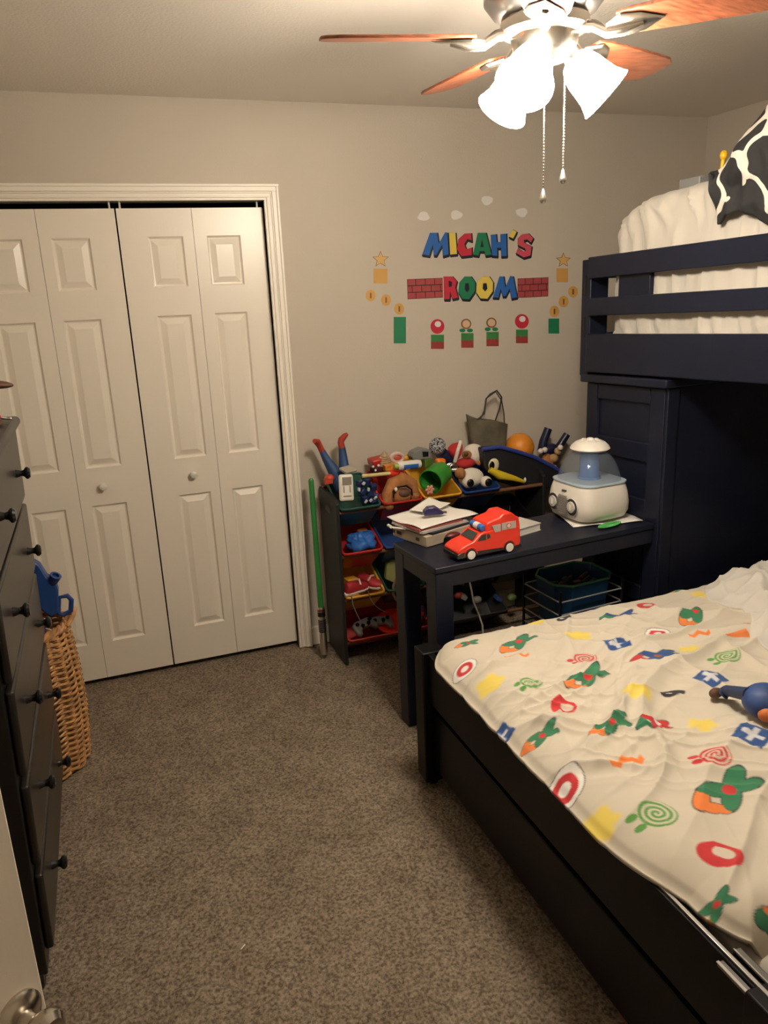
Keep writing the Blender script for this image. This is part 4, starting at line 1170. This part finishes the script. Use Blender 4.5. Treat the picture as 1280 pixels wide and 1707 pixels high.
# silver track on the rail top and brackets
MB().box((BX0 + .018, -2.70, .5165), (BX0 + .026, -2.405, .5215)).build('metal_track', SILVER, bd, bevel=.001)
MB().box((BX0 - .004, -2.688, .506), (BX0 + .010, -2.60, .5145)).build('metal_bracket', CHROME, bd, bevel=.002)
MB().box((BX0 - .006, -2.688, .5147), (BX0 + .000, -2.60, .5165)).build('bracket_edge', SILVER, bd)
MB().box((BX0 + .036, -2.70, .500), (BX0 + .052, -2.595, .521)).build('metal_bracket', CHROME, bd, bevel=.002)
MB().box((BX0 + .036, -2.70, .521), (BX0 + .039, -2.595, .5228)).build('bracket_edge', SILVER, bd)

# mattress
bmx = MB().box((BX0 + .06, -2.655, .353), (BX1 - .04, -1.275, .50))
simple('bed_mattress', bmx, SHEET, 'white mattress under the printed duvet on the lower bed', 'mattress', bevel=.04, bseg=4)

# duvet with printed motifs
DX0, DX1, DY0, DY1 = .112, 1.72, -1.270, -2.635
def duvet_z(x, y):
    # pulled tight with soft creases
    fx = (x - DX0); fy = (DY0 - y); fy2 = (y - DY1)
    def fall(d, w_): 
        d = max(0.0, min(1.0, d / w_)); return 1 - (1 - d) ** 2.6
    lf = .5255 + .046 * fall(fx, .13)
    fr = .44 + .1315 * min(fall(fy, .10), fall(fy2, .11))
    h = min(lf, fr) if fx > .02 else min(.5255 + (fx / .02) * (lf - .5255), fr)
    ins = min(1.0, max(0.0, fx / .10), max(0.0, fy / .30), max(0.0, fy2 / .14))
    h += .030 * math.sin(PI * min(1, max(0, fx / 1.5))) * min(1, fy / .3, max(0, fy2 / .3))
    n = mnoise.noise(Vector((x * 2.1, y * 2.1, 1.7)))
    h += .012 * n * ins
    w_ = 0.0
    # ridged creases, bent by a slow warp
    wx = x + .10 * mnoise.noise(Vector((x * 2.6, y * 2.6, 9.1))); wy = y + .10 * mnoise.noise(Vector((x * 2.6, y * 2.6, 4.4)))
    for (ax, ay, ph, k, am) in ((.92, .40, .3, 5.5, .036), (.85, -.53, 1.3, 5.0, .030), (.30, .95, 2.1, 7.0, .020), (.97, .22, 3.3, 11.0, .017), (.70, .71, 5.1, 15.0, .011), (.80, -.60, 7.7, 17.0, .009)):
        t = ax * wx + ay * wy; q_ = -ay * wx + ax * wy
        m = mnoise.noise(Vector((x * 1.9 + ph * 5, y * 1.9, ph)))
        s_ = abs(mnoise.noise(Vector((q_ * k, t * 1.1, ph * 3))))
        if s_ < .26: w_ += am * (1 - s_ / .26) ** 2.0 * min(1.3, max(.12, .35 + 1.6 * m))
    h += .78 * w_ * (.15 + .85 * ins)
    h += .0025 * mnoise.noise(Vector((x * 16, y * 11, .4))) * ins
    return h
CRM = np.array([.63, .575, .475])
RNG = random.Random(5)
C_ = dict(y=(.80, .62, .06), g=(.10, .30, .06), dg=(.03, .19, .09), r=(.55, .03, .035), b=(.02, .07, .24), o=(.80, .22, .05), br=(.30, .10, .04), k=(.02, .02, .025), w=(.85, .82, .78))
# (pixel u, v, shape, size, colours, angle): plain generic motifs in the print's colours
MOT = [(890, 1040, 'blot', .035, 'y'), (965, 1070, 'blot', .045, 'y'), (818, 1143, 'blot', .045, 'y'), (1062, 1180, 'blot', .042, 'y'), (1170, 1226, 'blot', .042, 'y'), (1003, 1353, 'blot', .042, 'y'), (1148, 1100, 'blot', .035, 'y'), (1165, 1000, 'blot', .03, 'y'),
       (975, 1108, 'swirl', .035, 'r'), (885, 1150, 'swirl', .033, 'g'), (1210, 1112, 'swirl', .036, 'g'), (1092, 1362, 'swirl', .040, 'g'), (1190, 1283, 'swirl', .036, 'r'), (1250, 1057, 'swirl', .035, 'r'),
       (940, 1188, 'ring', .034, 'r'), (1178, 1436, 'ring', .040, 'r'), (1077, 1015, 'ring', .032, 'r'),
       (1028, 1089, 'square', .034, 'b'), (1183, 1148, 'square', .034, 'b'), (1252, 1256, 'square', .036, 'b'), (835, 1203, 'square', .028, 'b'), (988, 1012, 'square', .03, 'b'),
       (862, 1103, 'zig', .034, 'o'), (1045, 1280, 'zig', .040, 'o'), (1165, 1073, 'zig', .03, 'o'),
       (940, 1034, 'drop', .032, 'k'), (1120, 1170, 'drop', .036, 'k'), (1215, 996, 'drop', .034, 'k'),
       (862, 1078, 'leafy', .085, 'dg'), (975, 1142, 'leafy', .090, 'dg'), (1155, 1042, 'leafy', .085, 'dg'), (1015, 1230, 'leafy', .062, 'dg'), (1090, 1228, 'leafy', .058, 'rg'), (1205, 1335, 'leafy', .105, 'dg'), (1030, 1038, 'leafy', .075, 'bg'), (1090, 1112, 'leafy', .080, 'rb'), (900, 1225, 'leafy', .055, 'dg'), (1270, 1530, 'leafy', .07, 'og'), (1155, 1505, 'leafy', .045, 'dg'),
       (775, 1112, 'dots', .040, 'rw'), (942, 1296, 'dots', .050, 'rw'), (1095, 1072, 'dots', .040, 'rw'), (1225, 1080, 'bar', .05, 'o'), (775, 1075, 'leafy', .045, 'dg'), (1130, 988, 'leafy', .05, 'dg')]
NXD, NYD = 540, 460
SS = 3
xs = np.linspace(DX0, DX1, NXD); ys_ = np.linspace(DY0, DY1, NYD)
xin = lambda x, y: (.075 * max(0.0, 1 - (y - DY1) / .13) ** 2 + .10 * max(0.0, 1 - (DY0 - y) / .16) ** 1.5 + .050 * min(1.0, max(0.0, (-2.26 - y) / .22)) ** 1.5) * max(0.0, 1 - (x - DX0) / .5)
zg = np.array([[duvet_z(x, y) for x in xs] for y in ys_])
XX, YY = np.meshgrid(xs, ys_)
hx = np.linspace(DX0, DX1, NXD * SS); hy = np.linspace(DY0, DY1, NYD * SS)
big = np.tile(CRM, (NYD * SS, NXD * SS, 1))
def put(mask, c):
    colr[mask] = c
MOT = [(pix(u, v, z=.575), u, kd, sz, cs) for u, v, kd, sz, cs in MOT]
# the print goes on over the rest of the cover
KINDS = [('blot', .042, 'y'), ('leafy', .09, 'dg'), ('swirl', .036, 'g'), ('square', .034, 'b'), ('zig', .038, 'o'), ('leafy', .08, 'bg'), ('ring', .036, 'r'), ('drop', .034, 'k'), ('leafy', .085, 'rb'), ('dots', .042, 'rw')]
kk = 0
for gy_ in np.arange(-1.36, -2.60, -.165):
    for gx_ in np.arange(.62, 1.66, .19):
        px_ = Vector((gx_ + RNG.uniform(-.03, .03), gy_ + RNG.uniform(-.03, .03), .575))
        kd = KINDS[(kk * 3) % 10]
        if all((px_ - m_[0]).length > .06 + m_[3] + kd[1] * .6 for m_ in MOT):
            MOT.append((px_, 100 * kk, *kd)); kk += 1
for (p, u, kind, sz, cs) in MOT:
    ia, ib = np.searchsorted(hx, p.x - 2 * sz), np.searchsorted(hx, p.x + 2 * sz)
    ja, jb = np.searchsorted(-hy, -(p.y + 2 * sz)), np.searchsorted(-hy, -(p.y - 2 * sz))
    if ib - ia < 2 or jb - ja < 2: continue
    colr = big[ja:jb, ia:ib]
    XW, YW = np.meshgrid(hx[ia:ib], hy[ja:jb])
    ang = RNG.uniform(-.4, .4)
    ca, sa = math.cos(ang), math.sin(ang)
    dx, dy = XW - p.x, YW - p.y
    lx, ly = (ca * dx + sa * dy) / sz, (-sa * dx + ca * dy) / sz
    r = np.hypot(lx, ly); th_ = np.arctan2(ly, lx)
    if kind == 'blot':
        k = np.clip((1.0 - r + .12 * np.sin(th_ * 5 + u)) * 3.2, 0, 1)[..., None] * .85
        colr[:] = colr * (1 - k) + np.array(C_['y']) * k
    elif kind == 'swirl':
        put((r < 1) & (np.mod(r * 3.2 - th_ / (2 * PI), 1) < .55), C_[cs])
        put((np.hypot(lx + 1.25, (ly - .35) * 1.8) < .35) | (np.hypot(lx + 1.25, (ly + .35) * 1.8) < .35), C_[cs])
    elif kind == 'ring':
        put((r < 1), C_[cs]); put((np.hypot(lx - .25, ly) < .48), CRM)
    elif kind == 'square':
        q = np.maximum(abs(lx), abs(ly)); put(q < 1, C_[cs]); put((q < .72) & (abs(lx) < .18) | ((q < .72) & (abs(ly) < .18)), (.6, .62, .66))
    elif kind == 'zig':
        put((abs(ly - .55 * np.abs(np.mod(lx * 1.4 + 10, 2) - 1) + .2) < .26) & (abs(lx) < 1.1), C_[cs])
    elif kind == 'drop':
        put((lx * lx + (ly * 1.9) ** 2 < 1) , C_['k']); put(np.hypot(lx + .2, (ly - .1) * 1.6) < .28, C_['w'])
    elif kind == 'bar':
        put((abs(lx) < 1) & (abs(ly) < .28), C_['o'])
    elif kind == 'dots':   # target rings
        e_ = lx * lx + (ly * 1.15) ** 2
        put(e_ < 1, C_['k']); put(e_ < .90, C_['w']); put(r < .62, C_['r']); put(r < .28, C_['w'])
    elif kind == 'leafy':
        c1, c2, c3 = dict(dg=('dg', 'o', 'r'), rg=('r', 'dg', 'w'), bg=('b', 'dg', 'br'), rb=('b', 'r', 'br'), og=('o', 'dg', 'o'))[cs]
        # loose sprig of plain leaves and a berry
        blobs = [(-.62, .10, .36, .15, .5, c2), (-.55, -.20, .30, .14, -.5, c2), (-.10, .14, .40, .17, -.35, c1), (-.02, -.16, .42, .17, .45, c1), (.48, .12, .44, .18, .35, c1), (.52, -.14, .34, .15, -.4, c1), (.14, .0, .15, .13, 0, c3)]
        for grow, pick in ((1.30, None), (1.0, 1)):
            for (bx, by, rx, ry, an, cc_) in blobs:
                ex = math.cos(an) * (lx - bx) + math.sin(an) * (ly - by); ey = -math.sin(an) * (lx - bx) + math.cos(an) * (ly - by)
                e_ = (ex / rx) ** 2 + (ey / ry) ** 2
                put(e_ < grow, np.array(C_['k']) * 1.5 if pick is None else C_[cc_])
colr = big.reshape(NYD, SS, NXD, SS, 3).mean((1, 3))
XS = XX + np.vectorize(xin)(XX, YY)
co = np.stack([XS, YY, zg], -1).reshape(-1, 3)
idx = np.arange(NXD * NYD).reshape(NYD, NXD)
fa = np.stack([idx[:-1, :-1], idx[1:, :-1], idx[1:, 1:], idx[:-1, 1:]], -1).reshape(-1, 4)
# hem that closes the cover underneath
me = bpy.data.meshes.new('duvet'); me.from_pydata((co - np.array([.9, -1.95, .45])).tolist(), [], fa.tolist())
me.polygons.foreach_set('use_smooth', [True] * len(fa))
at = me.color_attributes.new('print', 'FLOAT_COLOR', 'POINT')
at.data.foreach_set('color', np.concatenate([colr.reshape(-1, 3), np.ones((NXD * NYD, 1))], 1).ravel())
me.materials.append(attr_mat('printed_cotton'))
o = bpy.data.objects.new('duvet', me); COL.objects.link(o); o.location = (.9, -1.95, .45)
tag(o, 'cream duvet with colourful printed motifs covering the lower bed', 'duvet')
md = o.modifiers.new('thick', 'SOLIDIFY'); md.thickness = .012; md.offset = -1

# rumpled cream sheet pushed up at the right of the bed
def heap(u, v):
    x = 1.20 - .28 * v + .75 * u; y = -1.37 - .64 * v
    wx = x + .07 * mnoise.noise(Vector((x * 4, y * 4, 8.0))); wy = y + .07 * mnoise.noise(Vector((x * 4, y * 4, 3.0)))
    n = mnoise.noise(Vector((x * 4, y * 4, 2.0)))
    r1 = max(0, 1 - abs(mnoise.noise(Vector((wx * 3 + wy * 7, wy * 2 - wx * 1.5, 7)))) * 3.2)
    r2 = max(0, 1 - abs(mnoise.noise(Vector((wx * 12 - wy * 5, wy * 5 + wx * 3, 5)))) * 3.5)
    edge = min(1, u * 9, v * 9, (1 - v) * 7)
    x += (.06 * n - .035 * math.sin(v * 11)) * (1 - u); y += .03 * r1 * edge
    e = min(1, u * 3.2 + .15)
    z = duvet_z(x, y) + .004 + edge * (.018 * e + .066 * r1 ** 1.3 * (.5 + e * .5) + .018 * r2 ** 1.3 + .020 * n)
    return Vector((x, y, max(duvet_z(x, y) + .004, z)))
m = MB().grid(heap, 130, 130)
o = simple('rumpled_sheet', m, mat('white_sheet', (.64, .61, .56), .85, bump=.05, bscale=600), 'rumpled off white top sheet bunched on the duvet near loft', 'sheet', sharp=80)
md = o.modifiers.new('thick', 'SOLIDIFY'); md.thickness = .006

# blue soft toy on the duvet
def oz(p, d=.0): return duvet_z(p.x, p.y) + d
q = pix(1268, 1192, z=.63); q2 = pix(1192, 1168, z=.60)
o = thing('soft_toy', 'blue soft toy with orange patch and brown foot on the duvet', 'plush toy', (q.x, q.y, oz(q)))
MB().ell((q.x + .01, q.y, oz(q) + .036), (.056, .052, .042)).build('toy_body', mat('toy_blue', (.03, .07, .24), .6, var=.3, vscale=18), o)
MB().ell((q.x - .012, q.y - .036, oz(q) + .026), (.032, .02, .020)).build('orange_patch', mat('toy_orange', (.55, .14, .03), .6), o)
MB().tube([(q.x - .02, q.y + .02, oz(q) + .05), (q2.x + .02, q2.y - .015, oz(q2) + .028), (q2.x + .012, q2.y - .01, oz(q2) + .016)], [.018, .014, .017], 12).build('limb', mat('toy_navy', (.02, .035, .10), .6), o)
MB().ell((q2.x, q2.y, oz(q2) + .018), (.020, .013, .014)).build('foot', DBROWN, o)

# small things on the carpet
q = pix(1048, 1700, z=.02)
m = MB().tube([(q.x + .02, q.y - .03, .014), (q.x, q.y, .012), (q.x - .002, q.y + .03, .006)], [.012, .010, .003], 8)
simple('red_crayon_toy', m, mat('brick_red', (.30, .07, .03), .5), 'small brick red toy on carpet under the trundle rail', 'toy')
q = pix(405, 1580, z=0)
m = MB().tube([(q.x - .006, q.y - .005, .0025), (q.x + .002, q.y + .001, .004), (q.x + .007, q.y + .006, .003)], .0016, 6)
simple('lint_thread', m, PAPER, 'tiny white thread lying on the carpet', 'thread')

# ================================================================== wall decals
def zp(x, y): return pix(580 + x / 3.0476, 300 + y / 3.0469, y=0)
def poly_mesh(splines, thick, y, name, mt, parent, off=0.0):
    cu = bpy.data.curves.new(name, 'CURVE'); cu.dimensions = '2D'; cu.fill_mode = 'BOTH'; cu.extrude = thick / 2
    cu.offset = off
    for pts in splines:
        sp = cu.splines.new('POLY'); sp.points.add(len(pts) - 1)
        for p, (x, z) in zip(sp.points, pts): p.co = (x, z, 0, 1)
        sp.use_cyclic_u = True
    t = bpy.data.objects.new('t', cu); COL.objects.link(t)
    dg = bpy.context.evaluated_depsgraph_get(); dg.update()
    me = bpy.data.meshes.new_from_object(t.evaluated_get(dg))
    bpy.data.objects.remove(t, do_unlink=True); bpy.data.curves.remove(cu)
    # curve plane (x, z) -> wall plane
    for vtx in me.vertices: vtx.co = Vector((vtx.co.x, y - vtx.co.z, vtx.co.y))
    me.name = name
    me.materials.clear(); me.materials.append(mt)
    o = bpy.data.objects.new(name, me); COL.objects.link(o)
    if parent is not None:
        inv = BASE[parent.name].inverted()
        for vtx in me.vertices: vtx.co = inv @ vtx.co
        o.parent = parent
    BASE[o.name] = Matrix.Identity(4)
    return o
VK = mat('vinyl_black', (.012, .012, .02), .5)
VC = dict(blue=mat('vinyl_blue', (.02, .12, .42), .5), red=mat('vinyl_red', (.52, .025, .05), .5), green=mat('vinyl_green', (.012, .19, .085), .5), yellow=mat('vinyl_yellow', (.75, .58, .10), .5), pink=mat('vinyl_rose', (.55, .07, .11), .5))
LET = [('M', 'blue', [[(415, 268), (452, 268), (460, 322), (492, 266), (505, 268), (510, 378), (482, 386), (478, 328), (448, 382), (436, 382), (430, 328), (412, 384), (376, 378)]], 'blue letter M, first letter of the upper wall word'),
       ('I', 'yellow', [[(512, 268), (545, 268), (553, 376), (518, 380)]], 'yellow letter I in the upper wall word'),
       ('C', 'red', [[(560, 300), (590, 272), (625, 270), (628, 308), (606, 300), (590, 325), (600, 352), (628, 342), (628, 382), (575, 388), (553, 352)]], 'red letter C in the upper wall word'),
       ('A', 'green', [[(658, 268), (700, 268), (728, 380), (698, 384), (692, 362), (668, 362), (662, 384), (634, 380)], [(680, 305), (688, 340), (672, 340)]], 'green letter A in the upper wall word'),
       ('H', 'blue', [[(725, 278), (752, 275), (755, 315), (774, 315), (774, 275), (803, 272), (806, 386), (778, 388), (776, 345), (757, 345), (758, 386), (730, 384)]], 'blue letter H in the upper wall word'),
       ('apostrophe', 'yellow', [[(836, 252), (856, 264), (838, 298), (817, 288)]], 'yellow apostrophe mark in the upper wall word'),
       ('S', 'pink', [[(862, 296), (882, 276), (916, 271), (940, 296), (928, 318), (910, 302), (892, 306), (896, 320), (932, 338), (926, 384), (892, 394), (852, 370), (862, 346), (884, 362), (902, 360), (898, 348), (862, 330)]], 'rose red letter S ending the upper wall word'),
       ('R', 'red', [[(485, 490), (530, 490), (552, 515), (545, 545), (558, 598), (530, 604), (518, 566), (515, 606), (488, 606)], [(510, 512), (528, 518), (526, 540), (512, 544)]], 'red letter R, first letter of the lower wall word'),
       ('O', 'green', [[(590, 490), (625, 490), (645, 520), (643, 565), (615, 606), (580, 604), (560, 570), (565, 520)], [(595, 525), (612, 525), (616, 555), (605, 570), (592, 555)]], 'green letter O in the lower wall word'),
       ('O', 'yellow', [[(682, 490), (717, 490), (736, 520), (735, 565), (707, 604), (672, 602), (650, 570), (655, 520)], [(686, 525), (703, 525), (707, 552), (696, 566), (683, 552)]], 'yellow letter O in the lower wall word'),
       ('M', 'blue', [[(768, 490), (790, 490), (798, 546), (822, 488), (838, 490), (858, 596), (830, 602), (820, 552), (800, 590), (785, 590), (775, 552), (763, 598), (735, 596)]], 'blue letter M ending the lower wall word')]
def wz(pts): return [(lambda q: (q.x, q.z))(zp(*p)) for p in pts]
for nm, cn, sps, lab in LET:
    W2 = [wz(s) for s in sps]
    cx = sum(p[0] for p in W2[0]) / len(W2[0]); cz = min(p[1] for p in W2[0])
    o = thing('wall_letter', lab + (' sticker' if 'mark' not in lab else ''), 'wall letter', (cx, 0, cz), None, 'name sticker letters on the back wall')
    sh_ = [[(x + dx_, z + dz_) for x, z in W2[0]] for dx_, dz_ in ((.0035, -.004), (.0035, -.010))]
    poly_mesh([sh_[0]], .0008, -.0006, 'letter_outline', VK, o, .0038)
    poly_mesh([sh_[1]], .0008, -.0005, 'letter_shadow', VK, o, .002)
    poly_mesh(W2, .0008, -.0016, 'letter_face', VC[cn], o, -.0005)
# brick strips
VB = mat('vinyl_brick', (.36, .055, .06), .6, var=.12, vscale=30)
for (x0, y0, x1, y1), lab in (((303, 497, 480, 606), 'red brick pattern strip left of the lower wall word'), ((861, 494, 1018, 599), 'red brick pattern strip right of the lower wall word')):
    a = zp(x0, y1); b = zp(x1, y0)
    o = thing('brick_sticker', lab, 'wall sticker', ((a.x + b.x) / 2, 0, a.z), None, 'brick strips on the back wall')
    MB().box((a.x, -.001, a.z), (b.x, 0, b.z)).build('backing', mat('vinyl_mortar', (.05, .012, .014), .6), o)
    hh = (b.z - a.z) / 3; bw = (b.x - a.x) / 3.75
    for r_ in range(3):
        s0 = a.x - (bw * .5 if r_ == 1 else bw * .12)
        k = 0
        while s0 + k * bw < b.x - .004:
            xa = max(a.x + .0015, s0 + k * bw + .002); xb = min(b.x - .0015, s0 + (k + 1) * bw - .002)
            if xb - xa > .004: MB().box((xa, -.002, a.z + r_ * hh + .002), (xb, -.001, a.z + (r_ + 1) * hh - .002)).build('brick', VB, o)
            k += 1
def blob(cx, cy, rx, ry, wob, ph, n=26):
    return [(cx + rx * (1 + wob * math.sin(3 * a + ph) + wob * .6 * math.sin(5 * a + ph * 2)) * math.cos(a), cy + ry * (1 + wob * math.sin(3 * a + ph)) * math.sin(a)) for a in [2 * PI * k / n for k in range(n)]]
VW_ = mat('vinyl_cloud', (.78, .75, .72), .5)
for i, (x, y, lab) in enumerate(((384, 185, 'small white cloud sticker, leftmost on the back wall'), (550, 178, 'white cloud sticker above the letter I'), (706, 104, 'white cloud sticker, highest on the back wall'), (882, 165, 'white cloud sticker above the letter S'))):
    o = poly_mesh([wz(blob(x, y, 29, 23, .09, i * 1.3))], .001, -.0008, 'cloud_sticker', VW_, None)
    tag(o, lab, 'wall sticker', 'cloud stickers')
VO = mat('vinyl_orange', (.62, .34, .09), .5); VO2 = mat('vinyl_gold', (.68, .42, .14), .5); VBR = mat('vinyl_brown', (.22, .10, .03), .5)
def star(cx, cy, r): return [(cx + (r if k % 2 == 0 else r * .45) * math.sin(PI * k / 5), cy - (r if k % 2 == 0 else r * .45) * math.cos(PI * k / 5)) for k in range(10)]
for x, y, r_, lab in ((165, 404, 41, 'gold star sticker at left of the wall words'), (1094, 408, 37, 'gold star sticker at right of the wall words')):
    c = zp(x, y + r_); o = thing('star_sticker', lab, 'wall sticker', (c.x, 0, c.z), None, 'star stickers')
    poly_mesh([wz(star(x, y, r_ + 3))], .0008, -.0006, 'star_outline', VBR, o); poly_mesh([wz(star(x, y, r_ - 3))], .0008, -.0014, 'star_face', VO2, o)
for x, y, hw_, hh, lab in ((165, 488, 35, 37, 'plain orange square sticker under the left star'), (1088, 484, 29, 35, 'plain orange square sticker under the right star')):
    tag(poly_mesh([wz([(x - hw_, y - hh), (x + hw_, y - hh), (x + hw_, y + hh), (x - hw_, y + hh)])], .001, -.0008, 'square_sticker', VO, None), lab, 'wall sticker', 'square stickers')
for x, y, lab in ((115, 587, 'gold coin sticker, leftmost of the left three'), (193, 610, 'gold coin sticker, middle of the left three'), (260, 655, 'gold coin sticker just above the left green post'), (1143, 568, 'gold coin sticker, rightmost of the right three'), (1095, 618, 'gold coin sticker, middle of the right three'), (1048, 668, 'gold coin sticker just above the right green post')):
    c = zp(x, y + 29); o = thing('coin_sticker', lab, 'wall sticker', (c.x, 0, c.z), None, 'coin stickers')
    poly_mesh([wz(blob(x, y, 25, 29, 0, 0))], .0008, -.0006, 'coin_face', VO, o); poly_mesh([wz([(x - 4, y - 14), (x + 4, y - 14), (x + 4, y + 14), (x - 4, y + 14)])], .0008, -.0013, 'coin_bar', VBR, o)
VG = VC['green']
for x, y0, y1, hw_, lab in ((263, 696, 830, 31, 'tall plain green post sticker at left of the wall'), (1045, 704, 780, 27, 'short plain green post sticker beside the loft post')):
    tag(poly_mesh([wz([(x - hw_, y0), (x + hw_, y0), (x + hw_, y1), (x - hw_, y1)])], .001, -.0008, 'post_sticker', VG, None), lab, 'wall sticker', 'green post stickers')
for i, (x, y0, y1, hw_, kind) in enumerate(((454, 786, 858, 33, 'r'), (606, 778, 852, 31, 'f'), (734, 772, 844, 31, 'f'), (883, 760, 829, 30, 'r'))):
    on_ = ['first', 'second', 'third', 'fourth'][i]
    c = zp(x, y1); o = thing('ground_sticker', 'green over red square sticker, %s from left in the bottom row' % on_, 'wall sticker', (c.x, 0, c.z), None, 'ground square stickers')
    ym = (y0 + y1) / 2
    wave = [(x - hw_ + 2 * hw_ * k / 8, ym + (4 if k % 2 else -4)) for k in range(9)]
    poly_mesh([wz([(x - hw_, y0), (x + hw_, y0)] + wave[::-1])], .001, -.0008, 'green_half', mat('vinyl_grass', (.04, .20, .06), .5), o)
    poly_mesh([wz(wave + [(x + hw_, y1), (x - hw_, y1)])], .001, -.0008, 'red_half', mat('vinyl_earth', (.30, .04, .035), .5), o)
    yc = y0 - 44
    c = zp(x, y0)
    if kind == 'r':
        o = thing('round_sticker', 'round red sticker with white spot above the %s ground square' % on_, 'wall sticker', (c.x, 0, c.z), None, 'round red stickers')
        poly_mesh([wz(blob(x, yc + 2, 35, 37, 0, 0))], .0008, -.0006, 'red_disc', VC['red'], o); poly_mesh([wz(blob(x + 2, yc - 10, 16, 15, 0, 0))], .0008, -.0013, 'white_spot', VW_, o)
    else:
        o = thing('flower_sticker', 'round flower sticker with two leaves above the %s ground square' % on_, 'wall sticker', (c.x, 0, c.z), None, 'flower stickers')
        poly_mesh([wz(blob(x - 6, yc - 3, 26, 26, 0, 0))], .0008, -.0006, 'flower_ring', VBR, o); poly_mesh([wz(blob(x - 6, yc - 3, 19, 19, 0, 0))], .0008, -.0013, 'flower_centre', mat('vinyl_peach', (.66, .45, .30), .5), o)
        for s in (-1, 1): poly_mesh([wz(blob(x - 6 + s * 19, yc + 30, 15, 10, 0, 0))], .0008, -.0006, 'leaf', VG, o)

q = pix(1103, 106, z=H)
simple('ceiling_hook', MB().lathe([(.006, 0), (.006, -.002), (.002, -.004), (.002, -.010), (.005, -.014), (0, -.017)], 12, T(q.x, q.y, H)), SILVER, 'tiny silver hook in the ceiling beyond fan blade', 'hook')
